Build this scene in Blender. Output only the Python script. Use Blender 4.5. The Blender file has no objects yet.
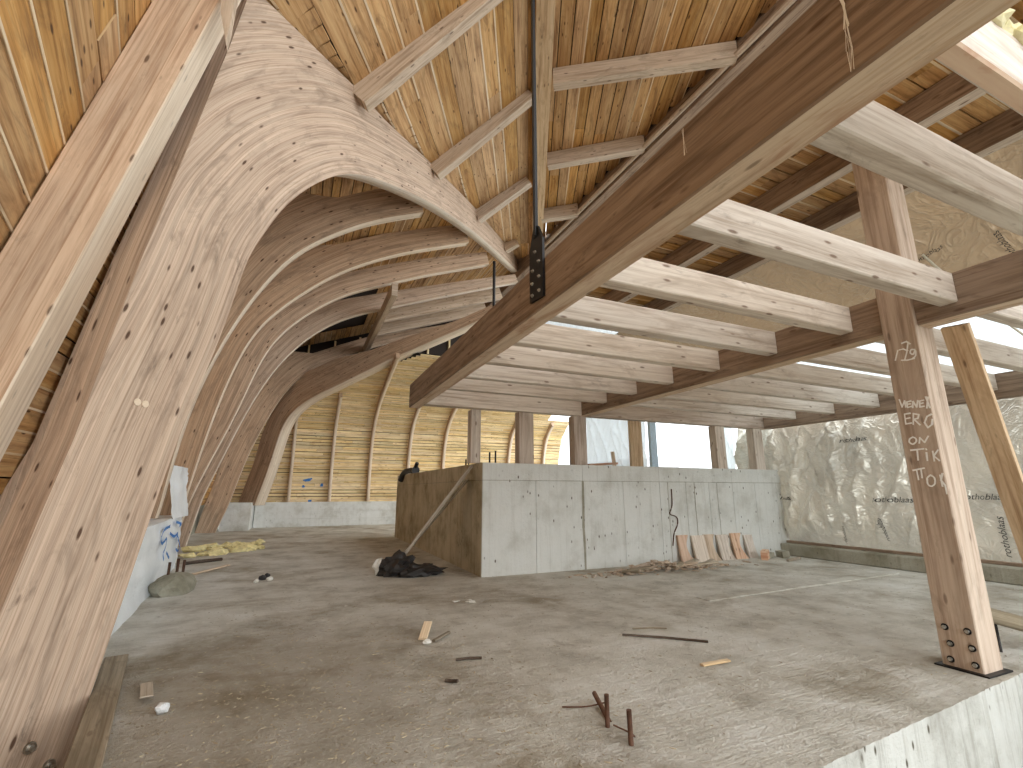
import bpy, bmesh, math, random
from math import sin, cos, pi, radians, sqrt, atan2
from mathutils import Vector as V, Matrix, noise
random.seed(7)
C = bpy.context.scene.collection
H = 1.5

# ---------------------------------------------------------------- helpers
class MB:
    """collects faces with grain-aligned UVs and a random value per piece; builds ONE mesh"""
    def __init__(s): s.v=[]; s.f=[]; s.uv=[]; s.r=[]; s.m=[]; s.sm=[]
    def face(s, pts, uvs, rnd=0.5, mat=0, smooth=False):
        i=len(s.v); s.v+= [tuple(p) for p in pts]; s.f.append(tuple(range(i,i+len(pts))))
        s.uv+= [tuple(u) for u in uvs]; s.r.append(rnd); s.m.append(mat); s.sm.append(smooth)
    def grid(s, P, UV, rnd=0.5, mat=0, smooth=True, flip=False):
        n=len(P); m=len(P[0]); b=len(s.v)
        for row in P: s.v+= [tuple(p) for p in row]
        for i in range(n-1):
            for j in range(m-1):
                q=[(i,j),(i+1,j),(i+1,j+1),(i,j+1)]
                if flip: q.reverse()
                s.f.append(tuple(b+a*m+c for a,c in q)); s.uv+= [tuple(UV[a][c]) for a,c in q]
                s.r.append(rnd); s.m.append(mat); s.sm.append(smooth)
    def beam(s, p0, p1, w, h, side=None, ch=0.006, rnd=None, mat=0, mats=None):
        """box from p0 to p1 (axis centre line), w along side, h across it, chamfered edges"""
        p0=V(p0); p1=V(p1); a=(p1-p0); L=a.length; a=a/L
        if side is None:
            side = a.cross(V((0,0,1))) if abs(a.z)<0.95 else V((1,0,0))
        side=V(side); side=(side-a*side.dot(a)).normalized(); up=side.cross(a)
        if rnd is None: rnd=random.random()
        u0=random.random()*20; v0=random.random()*20
        c=min(ch,w*.3,h*.3); W=w/2; Hh=h/2
        pr=[(-W+c,-Hh),(W-c,-Hh),(W,-Hh+c),(W,Hh-c),(W-c,Hh),(-W+c,Hh),(-W,Hh-c),(-W,-Hh+c)]
        tag=[1,1,2,2,3,3,4,4]   # 1 bottom 2 +side 3 top 4 -side
        per=[0]
        for i in range(8):
            q=pr[(i+1)%8]; per.append(per[-1]+math.hypot(q[0]-pr[i][0],q[1]-pr[i][1]))
        A=[p0+side*x+up*y for x,y in pr]; B=[p1+side*x+up*y for x,y in pr]
        for i in range(8):
            j=(i+1)%8
            mm=mat
            if mats: mm=mats.get({0:'bottom',1:'bottom',2:'side+',3:'side+',4:'top',5:'top',6:'side-',7:'side-'}[i],mat)
            s.face([A[i],A[j],B[j],B[i]],[(u0,v0+per[i]),(u0,v0+per[i+1]),(u0+L,v0+per[i+1]),(u0+L,v0+per[i])],rnd,mm)
        s.face(A[::-1],[(u0+x*.15,v0+y+5) for x,y in pr][::-1],rnd,mat); s.face(B,[(u0+x*.15,v0+y+9) for x,y in pr],rnd,mat)
    def box(s, lo, hi, **k):
        lo=V(lo); hi=V(hi); d=hi-lo; c=(lo+hi)/2; ax=max(range(3),key=lambda i:d[i])
        e=V((0,0,0)); e[ax]=d[ax]/2
        o=[i for i in range(3) if i!=ax]
        sd=V((0,0,0)); sd[o[0]]=1
        s.beam(c-e,c+e,d[o[0]],d[o[1]],side=sd,**k)
    def tube(s, pts, r, n=10, rnd=0.5, mat=0, cap=True, taper=None):
        pts=[V(p) for p in pts]; rings=[]; UV=[]; L=0
        for i,p in enumerate(pts):
            t=(pts[min(i+1,len(pts)-1)]-pts[max(i-1,0)]).normalized()
            x=t.cross(V((0,0,1))) if abs(t.z)<.9 else t.cross(V((1,0,0)))
            x.normalize(); y=t.cross(x)
            if i: L+=(p-pts[i-1]).length
            rr=r if taper is None else r*taper[i]
            rings.append([p+(x*cos(2*pi*k/n)+y*sin(2*pi*k/n))*rr for k in range(n+1)])
            UV.append([(L,2*pi*k/n*rr) for k in range(n+1)])
        s.grid(rings,UV,rnd,mat,True)
        if cap:
            for R_,fl in ((rings[0],1),(rings[-1],0)):
                q=R_[:n]; q=q[::-1] if fl else q
                s.face(q,[(0.1*k,0) for k in range(n)],rnd,mat)
    def ribbon(s, pts, w, nrm, mat=0):
        pts=[V(p) for p in pts]; nrm=V(nrm)
        for k_,(a,b) in enumerate(zip(pts[:-1],pts[1:])):
            s.rb=getattr(s,'rb',0)+1
            a=a+nrm*(.0006*(s.rb%9)); b=b+nrm*(.0006*(s.rb%9))
            d=(b-a); L=d.length
            if L<1e-5: continue
            d/=L; sd=d.cross(nrm).normalized()*w/2; e=d*w*.35
            wob=1+random.uniform(-.25,.25)
            s.face([a-e-sd*wob,b+e-sd,b+e+sd,a-e+sd*wob],[(0,0),(L,0),(L,w),(0,w)],.5,mat)
    def lump(s, c, r, sc=(1,1,1), seed=0, amp=.35, sub=2, mat=0, fr=1.5, rot=0):
        bm=bmesh.new(); bmesh.ops.create_icosphere(bm,subdivisions=sub,radius=1)
        rn=random.random(); M=Matrix.Rotation(rot,3,'Z')
        P=[]
        for v in bm.verts:
            p=v.co*(1+amp*noise.noise(v.co*fr+V((seed*3.1,seed*7.7,0))))
            P.append(V(c)+M@V((p.x*r*sc[0],p.y*r*sc[1],p.z*r*sc[2])))
        for f in bm.faces:
            q=[P[v.index] for v in f.verts]; s.face(q,[(p.x,p.y) for p in q],rn,mat,False)
        bm.free()
    def build(s, name, mats, parent=None, loc=None):
        me=bpy.data.meshes.new(name); me.from_pydata(s.v,[],s.f)
        uv=me.uv_layers.new(name='UVMap')
        uv.data.foreach_set('uv',[c for u in s.uv for c in u])
        at=me.attributes.new('rnd','FLOAT','FACE'); at.data.foreach_set('value',s.r)
        me.polygons.foreach_set('material_index',s.m); me.polygons.foreach_set('use_smooth',s.sm)
        if not isinstance(mats,(list,tuple)): mats=[mats]
        for m in mats: me.materials.append(m)
        # weld coincident points so pieces are closed solids
        bm=bmesh.new(); bm.from_mesh(me); bmesh.ops.remove_doubles(bm,verts=bm.verts,dist=1e-5); bm.to_mesh(me); bm.free()
        me.update()
        o=bpy.data.objects.new(name,me); C.objects.link(o)
        if parent is not None:
            o.parent=parent
            o.matrix_parent_inverse=parent.matrix_basis.inverted()
        return o
def tag(o,label=None,cat=None,group=None,kind=None):
    if label: o['label']=label
    if cat: o['category']=cat
    if group: o['group']=group
    if kind: o['kind']=kind
    return o
def empty(name,loc,label,cat,group=None):
    o=bpy.data.objects.new(name,None); C.objects.link(o); o.location=loc; o.empty_display_size=.1
    return tag(o,label,cat,group)
def catmull(pts,n):
    pts=[tuple(p) for p in pts]; P=[pts[0]]+pts+[pts[-1]]; out=[]
    segs=len(pts)-1
    for k in range(n+1):
        x=k/n*segs; i=min(int(x),segs-1); t=x-i
        p0,p1,p2,p3=P[i],P[i+1],P[i+2],P[i+3]
        out.append(tuple(.5*((2*b)+(-a+c)*t+(2*a-5*b+4*c-d)*t*t+(-a+3*b-3*c+d)*t**3) for a,b,c,d in zip(p0,p1,p2,p3)))
    return out
def lerp(pts,n):
    segs=len(pts)-1; out=[]
    for k in range(n+1):
        x=k/n*segs; i=min(int(x),segs-1); t=x-i
        out.append(tuple(a+(b-a)*t for a,b in zip(pts[i],pts[i+1])))
    return out

# ---------------------------------------------------------------- materials
def srgb(h):
    f=lambda c: c/12.92 if c<=.04045 else ((c+.055)/1.055)**2.4
    return tuple(f(x/255) for x in h)+(1,)
def newmat(name):
    m=bpy.data.materials.new(name); m.use_nodes=True
    nt=m.node_tree; b=nt.nodes['Principled BSDF']; return m,nt,b
def N(nt,t,**k):
    n=nt.nodes.new(t)
    for a,v in k.items():
        if a.startswith('i_'): n.inputs[a[2:].replace('_',' ')].default_value=v
        else: setattr(n,a,v)
    return n
def mixc(nt,fac,a,b,mode='MIX'):
    n=nt.nodes.new('ShaderNodeMix'); n.data_type='RGBA'; n.blend_type=mode
    for sock,val in ((n.inputs[0],fac),(n.inputs[6],a),(n.inputs[7],b)):
        if hasattr(val,'is_linked') or hasattr(val,'links'): nt.links.new(val,sock)
        else: sock.default_value=val
    return n.outputs[2]
def ramp(nt,fac,stops):
    r=nt.nodes.new('ShaderNodeValToRGB'); nt.links.new(fac,r.inputs[0])
    e=r.color_ramp.elements
    while len(e)<len(stops): e.new(.5)
    for el,(p,c) in zip(e,stops):
        el.position=p; el.color=c if isinstance(c,tuple) else (c,c,c,1)
    return r.outputs[0]
def math_(nt,op,a,b=None):
    n=nt.nodes.new('ShaderNodeMath'); n.operation=op
    for i,val in enumerate((a,b)):
        if val is None: continue
        if hasattr(val,'links'): nt.links.new(val,n.inputs[i])
        else: n.inputs[i].default_value=val
    return n.outputs[0]

def wood(name,base,dark,pale,stain,lam=0.0,stain_amt=.5,var=.35,knots=.5,rough=.75,grain=28,sat=.80,knotcol=(70,42,24),streak=.5):
    m,nt,b=newmat(name); L=nt.links.new
    uv=N(nt,'ShaderNodeUVMap',uv_map='UVMap'); at=N(nt,'ShaderNodeAttribute',attribute_name='rnd')
    sep=N(nt,'ShaderNodeSeparateXYZ'); L(uv.outputs[0],sep.inputs[0])
    u,v=sep.outputs[0],sep.outputs[1]
    def vec(su,sv,sz):
        c=N(nt,'ShaderNodeCombineXYZ'); L(math_(nt,'MULTIPLY',u,su),c.inputs[0]); L(math_(nt,'MULTIPLY',v,sv),c.inputs[1]); L(math_(nt,'MULTIPLY',at.outputs['Fac'],sz),c.inputs[2]); return c.outputs[0]
    g=N(nt,'ShaderNodeTexNoise',i_Scale=1.0,i_Detail=5.0,i_Roughness=.65,i_Distortion=.25); L(vec(.7,grain,40),g.inputs['Vector'])
    col=ramp(nt,g.outputs[0],[(.30,srgb(dark)),(.48,srgb(base)),(.72,srgb(pale))])
    # broad tone variation per piece
    hv=N(nt,'ShaderNodeHueSaturation'); L(col,hv.inputs['Color'])
    L(math_(nt,'ADD',math_(nt,'MULTIPLY',at.outputs['Fac'],var),1-var/2),hv.inputs['Value'])
    wn=N(nt,'ShaderNodeTexWhiteNoise',noise_dimensions='1D'); L(at.outputs['Fac'],wn.inputs['W'])
    L(math_(nt,'ADD',math_(nt,'MULTIPLY',wn.outputs['Value'],.22),sat-.11),hv.inputs['Saturation'])
    col=hv.outputs[0]
    # weathering blotches
    s=N(nt,'ShaderNodeTexNoise',i_Scale=1.0,i_Detail=4.0,i_Roughness=.7,i_Distortion=1.2); L(vec(1.1,4.5,23),s.inputs['Vector'])
    sf=ramp(nt,s.outputs[0],[(.50,0.0),(.72,1.0)])
    col=mixc(nt,math_(nt,'MULTIPLY',sf,stain_amt),col,srgb(stain))
    if lam>0:
        fl=math_(nt,'DIVIDE',v,lam); fr=math_(nt,'FRACT',fl); idx=math_(nt,'FLOOR',fl)
        w2=N(nt,'ShaderNodeTexWhiteNoise',noise_dimensions='1D'); L(idx,w2.inputs['W'])
        val=math_(nt,'ADD',math_(nt,'MULTIPLY',w2.outputs['Value'],.22),.89)
        h2=N(nt,'ShaderNodeHueSaturation'); L(col,h2.inputs['Color']); L(val,h2.inputs['Value']); col=h2.outputs[0]
        ln=math_(nt,'LESS_THAN',fr,.07)
        col=mixc(nt,math_(nt,'MULTIPLY',ln,.45),col,srgb(dark))
    st=N(nt,'ShaderNodeTexNoise',i_Scale=1.0,i_Detail=3.0,i_Roughness=.6,i_Distortion=.2); L(vec(.9,grain*2.2,17),st.inputs['Vector'])
    col=mixc(nt,math_(nt,'MULTIPLY',ramp(nt,st.outputs[0],[(.56,0.0),(.68,1.0)]),streak),col,srgb(dark))
    dk=N(nt,'ShaderNodeTexNoise',i_Scale=1.0,i_Detail=6.0,i_Roughness=.75,i_Distortion=.4); L(vec(2.2,7.0,51),dk.inputs['Vector'])
    col=mixc(nt,math_(nt,'MULTIPLY',ramp(nt,dk.outputs[0],[(.60,0.0),(.74,1.0)]),stain_amt*.9),col,srgb(tuple(int(c*.62) for c in stain)))
    if knots>0:
        vo=N(nt,'ShaderNodeTexVoronoi',feature='F1',i_Scale=1.0,i_Randomness=1.0); L(vec(2.6,8.5,31),vo.inputs['Vector'])
        k=ramp(nt,vo.outputs['Distance'],[(.08,1.0),(.15,0.0)])
        col=mixc(nt,math_(nt,'MULTIPLY',k,knots),col,srgb(knotcol))
    L(col,b.inputs['Base Color']); b.inputs['Roughness'].default_value=rough
    b.inputs['Specular IOR Level'].default_value=.25
    bp=N(nt,'ShaderNodeBump',i_Strength=.25,i_Distance=.006); L(g.outputs[0],bp.inputs['Height']); L(bp.outputs[0],b.inputs['Normal'])
    return m
def concrete(name,base,dark,pale,streak=.5,pits=.4,dirt=None,bump=.3,vert=True,scale=1.0,patch=None,lo=.30):
    m,nt,b=newmat(name); L=nt.links.new
    tc=N(nt,'ShaderNodeTexCoord'); mp=N(nt,'ShaderNodeMapping'); L(tc.outputs['Object'],mp.inputs[0])
    n1=N(nt,'ShaderNodeTexNoise',i_Scale=1.3*scale,i_Detail=7.0,i_Roughness=.65); L(mp.outputs[0],n1.inputs['Vector'])
    col=ramp(nt,n1.outputs[0],[(lo,srgb(dark)),(.5,srgb(base)),(1-lo,srgb(pale))])
    mp2=N(nt,'ShaderNodeMapping'); mp2.inputs['Scale'].default_value=(6,6,.35) if vert else (.5,9,1); L(tc.outputs['Object'],mp2.inputs[0])
    if not vert: mp2.inputs['Rotation'].default_value=(0,0,radians(-12))
    n2=N(nt,'ShaderNodeTexNoise',i_Scale=1.6,i_Detail=5.0,i_Roughness=.7); L(mp2.outputs[0],n2.inputs['Vector'])
    f=ramp(nt,n2.outputs[0],[(.52,0.0),(.72,1.0)])
    col=mixc(nt,math_(nt,'MULTIPLY',f,streak),col,srgb(dark))
    vo=N(nt,'ShaderNodeTexVoronoi',i_Scale=9.0); 
    mp3=N(nt,'ShaderNodeMapping'); mp3.inputs['Scale'].default_value=(1,1,.5); L(tc.outputs['Object'],mp3.inputs[0]); L(mp3.outputs[0],vo.inputs['Vector'])
    n4=N(nt,'ShaderNodeTexNoise',i_Scale=2.1,i_Detail=2.0); L(tc.outputs['Object'],n4.inputs['Vector'])
    k=math_(nt,'MULTIPLY',ramp(nt,vo.outputs['Distance'],[(.08,1.0),(.16,0.0)]),ramp(nt,n4.outputs[0],[(.42,0.0),(.52,1.0)]))
    col=mixc(nt,math_(nt,'MULTIPLY',k,pits),col,srgb((88,82,70)))
    if dirt:
        for (rgb,lo,hi,sc,amt,off) in dirt:
            nd=N(nt,'ShaderNodeTexNoise',i_Scale=sc,i_Detail=6.0,i_Roughness=.7,i_Distortion=.5)
            md=N(nt,'ShaderNodeMapping'); md.inputs['Location'].default_value=off; L(tc.outputs['Object'],md.inputs[0]); L(md.outputs[0],nd.inputs['Vector'])
            col=mixc(nt,math_(nt,'MULTIPLY',ramp(nt,nd.outputs[0],[(lo,0.0),(hi,1.0)]),amt),col,srgb(rgb))
    if patch:     # trampled soil spread over one part of the slab
        (cx,cy),rad,rgb=patch
        vm=N(nt,'ShaderNodeVectorMath',operation='DISTANCE'); mq=N(nt,'ShaderNodeMapping'); mq.inputs['Scale'].default_value=(1,.8,0); L(tc.outputs['Object'],mq.inputs[0]); L(mq.outputs[0],vm.inputs[0]); vm.inputs[1].default_value=(cx,cy*.8,0)
        nz=N(nt,'ShaderNodeTexNoise',i_Scale=1.6,i_Detail=8.0,i_Roughness=.75,i_Distortion=.8); L(tc.outputs['Object'],nz.inputs['Vector'])
        ff=math_(nt,'SUBTRACT',math_(nt,'ADD',.6,math_(nt,'MULTIPLY',nz.outputs[0],1.9)),math_(nt,'DIVIDE',vm.outputs['Value'],rad*.62))
        col=mixc(nt,math_(nt,'MULTIPLY',ramp(nt,ff,[(.45,0.0),(1.05,1.0)]),.42),col,srgb(rgb))
    L(col,b.inputs['Base Color']); b.inputs['Roughness'].default_value=.9; b.inputs['Specular IOR Level'].default_value=.2
    nb=N(nt,'ShaderNodeTexNoise',i_Scale=28.0,i_Detail=6.0,i_Roughness=.75); L(tc.outputs['Object'],nb.inputs['Vector'])
    nm=N(nt,'ShaderNodeTexNoise',i_Scale=7.0,i_Detail=5.0,i_Roughness=.7); L(tc.outputs['Object'],nm.inputs['Vector'])
    hh=math_(nt,'ADD',math_(nt,'ADD',nb.outputs[0],math_(nt,'MULTIPLY',nm.outputs[0],1.5)),math_(nt,'MULTIPLY',n2.outputs[0],1.2))
    bp=N(nt,'ShaderNodeBump',i_Strength=bump,i_Distance=.02); L(hh,bp.inputs['Height']); L(bp.outputs[0],b.inputs['Normal'])
    return m
def plain(name,rgb,rough=.6,metal=0.0,noise_amt=.25,sc=30.0):
    m,nt,b=newmat(name); L=nt.links.new
    tc=N(nt,'ShaderNodeTexCoord'); n1=N(nt,'ShaderNodeTexNoise',i_Scale=sc,i_Detail=4.0); L(tc.outputs['Object'],n1.inputs['Vector'])
    c=srgb(rgb); d=tuple(x*(1-noise_amt) for x in c[:3])+(1,); p=tuple(min(1,x*(1+noise_amt)) for x in c[:3])+(1,)
    L(ramp(nt,n1.outputs[0],[(.3,d),(.7,p)]),b.inputs['Base Color'])
    b.inputs['Roughness'].default_value=rough; b.inputs['Metallic'].default_value=metal
    return m
def plastic(name,rgb,transl=.35,clear=.12,rough=.22,wr=1.0,metal=0.0,bump=.5):
    m,nt,b=newmat(name); L=nt.links.new
    tc=N(nt,'ShaderNodeTexCoord')
    n1=N(nt,'ShaderNodeTexNoise',i_Scale=2.2*wr,i_Detail=5.0,i_Roughness=.55,i_Distortion=1.5); L(tc.outputs['Object'],n1.inputs['Vector'])
    n2=N(nt,'ShaderNodeTexNoise',i_Scale=.8,i_Detail=3.0); L(tc.outputs['Object'],n2.inputs['Vector'])
    c=srgb(rgb); d=tuple(x*.78 for x in c[:3])+(1,); p=tuple(min(1,x*1.18) for x in c[:3])+(1,)
    L(ramp(nt,n2.outputs[0],[(.35,d),(.65,p)]),b.inputs['Base Color'])
    b.inputs['Roughness'].default_value=rough; b.inputs['Specular IOR Level'].default_value=.8; b.inputs['Metallic'].default_value=metal
    rg=math_(nt,'SUBTRACT',1.0,math_(nt,'ABSOLUTE',math_(nt,'SUBTRACT',math_(nt,'MULTIPLY',n1.outputs[0],2.0),1.0)))
    n3=N(nt,'ShaderNodeTexNoise',i_Scale=5.5*wr,i_Detail=3.0,i_Distortion=2.5); L(tc.outputs['Object'],n3.inputs['Vector'])
    rg3=math_(nt,'SUBTRACT',1.0,math_(nt,'ABSOLUTE',math_(nt,'SUBTRACT',math_(nt,'MULTIPLY',n3.outputs[0],2.0),1.0)))
    hgt=math_(nt,'ADD',math_(nt,'POWER',rg,5.0),math_(nt,'MULTIPLY',math_(nt,'POWER',rg3,6.0),.45))
    bp=N(nt,'ShaderNodeBump',i_Strength=bump,i_Distance=.08); L(hgt,bp.inputs['Height']); L(bp.outputs[0],b.inputs['Normal'])
    tr=N(nt,'ShaderNodeBsdfTranslucent'); tr.inputs[0].default_value=p
    tp=N(nt,'ShaderNodeBsdfTransparent')
    m1=N(nt,'ShaderNodeMixShader'); m1.inputs[0].default_value=transl; L(b.outputs[0],m1.inputs[1]); L(tr.outputs[0],m1.inputs[2])
    m2=N(nt,'ShaderNodeMixShader'); m2.inputs[0].default_value=clear; L(m1.outputs[0],m2.inputs[1]); L(tp.outputs[0],m2.inputs[2])
    L(m2.outputs[0],nt.nodes['Material Output'].inputs[0])
    return m

M={}
M['rib']=wood('glulam_weathered',(194,164,136),(152,122,96),(212,186,158),(132,114,98),lam=.045,stain_amt=.65,var=.10,knots=.9,grain=40,streak=.34,sat=.92)
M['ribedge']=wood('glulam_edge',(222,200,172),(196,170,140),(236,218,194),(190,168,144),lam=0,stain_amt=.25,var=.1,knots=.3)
M['tie']=wood('tie_beam_wood',(148,122,98),(106,82,62),(172,146,120),(92,76,64),lam=0,stain_amt=.75,var=.1,knots=.5,grain=16)
M['tieunder_lit']=wood('tie_beam_lit_underside',(212,182,146),(182,146,108),(226,202,170),(158,98,58),lam=0,stain_amt=.6,var=.1,knots=.5,grain=16)  # paler than the beam sides: floor bounce light put into the colour, plus reddish stains
M['joist']=wood('joist_wood',(212,197,181),(172,152,132),(228,217,203),(160,140,122),lam=0,stain_amt=.55,var=.14,knots=.8,grain=18,knotcol=(112,86,68),sat=.85)
M['joistwarm']=wood('joist_stained_wood',(216,172,134),(180,120,80),(230,196,160),(186,104,62),lam=0,stain_amt=.7,var=.1,knots=.6,grain=16)
M['post']=wood('post_wood',(190,168,148),(150,126,106),(208,190,170),(134,116,100),lam=0,stain_amt=.45,var=.06,knots=.5,grain=14)
M['fresh']=wood('fresh_glulam',(206,172,138),(166,128,96),(226,196,162),(154,120,92),lam=.13,stain_amt=.35,var=.1,knots=.75,grain=20)
M['jack']=wood('rafter_wood',(196,172,146),(158,132,106),(214,194,170),(138,122,104),lam=0,stain_amt=.6,var=.14,knots=.7,grain=16)
M['ridge']=wood('ridge_wood',(208,176,134),(164,126,86),(226,200,162),(150,110,76),lam=0,stain_amt=.5,var=.1,knots=.6,grain=14)
M['board']=wood('roof_board',(192,148,96),(138,98,58),(214,178,126),(110,80,54),lam=0,stain_amt=.6,var=.34,knots=.85,grain=14,sat=.98)
M['boardpale']=wood('back_board',(238,212,156),(196,152,92),(246,226,180),(168,122,72),lam=0,stain_amt=.6,var=.28,knots=.6,grain=18,sat=.92)
M['batten']=wood('batten',(220,192,148),(190,156,110),(234,212,176),(160,124,88),lam=0,stain_amt=.3,var=.3,knots=.3)
M['felt']=plain('roof_felt',(44,34,28),.9)
M['dirtywood']=wood('dirty_formwork',(136,122,98),(104,90,68),(160,146,122),(92,80,62),lam=0,stain_amt=.6,var=.3,knots=.4)
M['paledirty']=wood('pale_formwork',(176,160,136),(142,124,100),(198,186,166),(120,104,84),lam=0,stain_amt=.5,var=.3,knots=.3)
M['conc']=concrete('formed_concrete',(212,213,208),(168,165,154),(222,223,220),streak=.35,pits=1.0,bump=.35,lo=.16)
M['concfront']=concrete('slab_front',(190,190,184),(128,124,114),(206,207,203),streak=.7,pits=1.0,bump=.4,lo=.22)
M['concdark']=concrete('stained_concrete',(190,178,152),(140,126,100),(208,197,174),streak=.6,pits=.6,bump=.3)
M['block']=concrete('white_block',(222,223,219),(190,188,178),(234,235,233),streak=.3,pits=.3,bump=.4)
M['kerb']=concrete('mossy_kerb',(158,154,138),(116,112,92),(178,174,160),streak=.5,pits=.5,bump=.5)
M['floor']=concrete('dusty_slab',(206,202,191),(164,158,145),(222,220,213),streak=.35,pits=.25,bump=1.0,vert=False,
   dirt=[((136,120,92),.50,.66,.6,.6,(6.3,2.2,0)),((222,219,212),.56,.70,1.1,.7,(1,9,0)),((120,106,82),.60,.72,2.2,.5,(4,3,0)),((236,233,225),.60,.70,10.0,.55,(2,2,0)),((104,92,72),.61,.70,7.0,.45,(7,1,0))],patch=((-.1,4.4),3.0,(112,96,68)))
M['steel']=plain('black_steel',(34,32,32),.45,.6)
M['bolt']=plain('zinc_bolt',(196,192,184),.35,.9)
M['rust']=plain('rusty_rebar',(92,64,48),.85,.1)
M['black']=plain('black_plastic',(30,29,30),.4)
M['darkrod']=plain('dark_hanger_steel',(48,44,42),.5,.5)
M['membrane']=plastic('vapour_membrane',(214,208,194),transl=.10,clear=.0,rough=.22,wr=.35,metal=.4,bump=.45)
M['membrane2']=plastic('roof_membrane',(176,152,122),transl=.15,clear=0,rough=.3,wr=.3,metal=.25,bump=.8)
M['sheet']=plastic('clear_sheet',(214,224,226),transl=.5,clear=.15,rough=.18)
M['wrap']=plastic('white_wrap',(228,231,232),transl=.1,clear=0,rough=.4,bump=.2)
M['ink']=plain('black_print',(48,44,42),.7,0,.05)
M['chalk']=plain('white_chalk',(248,247,243),.9,0,.03)
M['blue']=plain('blue_spray',(56,120,190),.8,0,.1)
M['foam']=plain('yellow_foam',(234,222,166),.9,0,.2,12)
M['foamw']=plain('pale_foam',(236,228,188),.9,0,.2,12)
M['gravel']=plain('crumbs',(172,160,136),.95,0,.4,3)
M['white']=plain('white_lump',(226,224,216),.8,0,.1)
M['darkstick']=plain('dark_stick',(82,68,56),.85,0,.3)
M['rope']=plain('pale_line',(222,214,196),.8,0,.1)
M['sackd']=plain('dark_sack',(40,36,34),.55,0,.3)
M['ground']=plain('yard_ground',(170,166,158),.95,0,.2,.5)
M['roofgrey']=plain('distant_roof',(196,194,196),.8,0,.1)
M['bluewhite']=plain('pale_blue_frame',(196,220,240),.6,0,.08)

# ---------------------------------------------------------------- ground and slabs
mb=MB(); mb.face([(-80,-80,-3.5),(120,-80,-3.5),(120,140,-3.5),(-80,140,-3.5)],[(0,0),(1,0),(1,1),(0,1)])
tag(mb.build('ground',M['ground']),kind='structure')

def slab(poly,z0,z1,name,mat,sidemat=None):
    b=MB(); n=len(poly)
    b.face([(x,y,z1) for x,y in poly],[(x,y) for x,y in poly]); b.face([(x,y,z0) for x,y in poly][::-1],[(x,y) for x,y in poly][::-1])
    for i in range(n):
        p,q=poly[i],poly[(i+1)%n]
        b.face([(p[0],p[1],z0),(q[0],q[1],z0),(q[0],q[1],z1),(p[0],p[1],z1)],[(0,0),(1,0),(1,1),(0,1)],mat=1 if sidemat else 0)
    return b.build(name,[mat,sidemat] if sidemat else [mat])
edge=[(5.95,1.2),(5.95,2.335)]
for k in range(1,90):                                  # chipped front edge of the slab
    t=k/90; edge.append((5.95+(2.0-5.95)*t, 2.335+(2.02-2.335)*t+random.uniform(-.005,.005)))
poly=[(-.95,1.9),(2.0,2.02)]+edge[::-1][:-1]+[(5.95,1.2),(13.6,1.2),(13.6,25.5),(-3.7,25.5),(-3.7,5.22),(-1.46,5.22),(-1.16,4.9),(-.98,4.0)]
tag(slab(poly,-1.2,0,'floor',M['floor'],M['concfront']),kind='structure')
tag(slab([(-4,-4),(14,-4),(14,5.3),(-4,5.3)],-1.5,-1.2,'floor',M['kerb']),kind='structure')

# ---------------------------------------------------------------- curved ribs
def rib(name,P,u,n,th,inner,outer,label,group,ns=80,cat='glulam rib',lam=True):
    """inner/outer are matched (t,z) lists in the vertical plane through P along u; n points to the visible face"""
    P=V((P[0],P[1],0)); u=V((u[0],u[1],0)).normalized(); n=V((n[0],n[1],0)).normalized()
    I=catmull(inner,ns); O=lerp(outer,ns); K=8
    for it in range(ns//4):
        I=[I[0]]+[tuple((I[k-1][c]+2*I[k][c]+I[k+1][c])/4 for c in (0,1)) for k in range(1,ns)]+[I[-1]]
    cum=[0]
    for k in range(1,ns+1): cum.append(cum[-1]+math.hypot(I[k][0]-I[k-1][0],I[k][1]-I[k-1][1]))
    def near(p):
        best=(1e9,0)
        for k in range(ns):
            a,b=I[k],I[k+1]; dx,dz=b[0]-a[0],b[1]-a[1]; l2=dx*dx+dz*dz
            if l2<1e-12: continue
            t_=max(0,min(1,((p[0]-a[0])*dx+(p[1]-a[1])*dz)/l2)); d_=math.hypot(a[0]+dx*t_-p[0],a[1]+dz*t_-p[1])
            if d_<best[0]: best=(d_,cum[k]+t_*sqrt(l2))
        return (best[1],best[0])
    mb=MB(); at=lambda t,z,o: P+u*t+V((0,0,z))-n*o
    rows=[];UV=[];L=0
    for k,(i,o) in enumerate(zip(I,O)):
        if k: L+=math.hypot(i[0]-I[k-1][0],i[1]-I[k-1][1])
        d=math.hypot(o[0]-i[0],o[1]-i[1])
        rows.append([(i[0]+(o[0]-i[0])*j/K,i[1]+(o[1]-i[1])*j/K) for j in range(K+1)])
        # distance from the inner edge, so the laminations follow the curve
        ang=0
        UV.append([near(q_) for q_ in rows[-1]])
    rn=random.random()
    mb.grid([[at(t,z,0) for t,z in r] for r in rows],UV,rn,0,False)
    mb.grid([[at(t,z,th) for t,z in r] for r in rows],UV,rn,0,False,flip=True)
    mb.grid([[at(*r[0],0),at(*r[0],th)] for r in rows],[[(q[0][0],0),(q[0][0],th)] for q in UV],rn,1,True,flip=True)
    mb.grid([[at(*r[-1],0),at(*r[-1],th)] for r in rows],[[(q[0][0],0),(q[0][0],th)] for q in UV],rn,0,False)
    for r,fl in ((rows[0],0),(rows[-1],1)):
        mb.grid([[at(t,z,0) for t,z in r],[at(t,z,th) for t,z in r]],[[(0,.1*j) for j in range(K+1)],[(th,.1*j) for j in range(K+1)]],rn,0,False,flip=bool(fl))
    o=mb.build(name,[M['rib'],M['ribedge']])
    return tag(o,label,cat,group)
RG='curved glulam ribs of the roof'
HP=(-2,3.8); HU=(.6,.8); HN=(.8,-.6)
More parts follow.
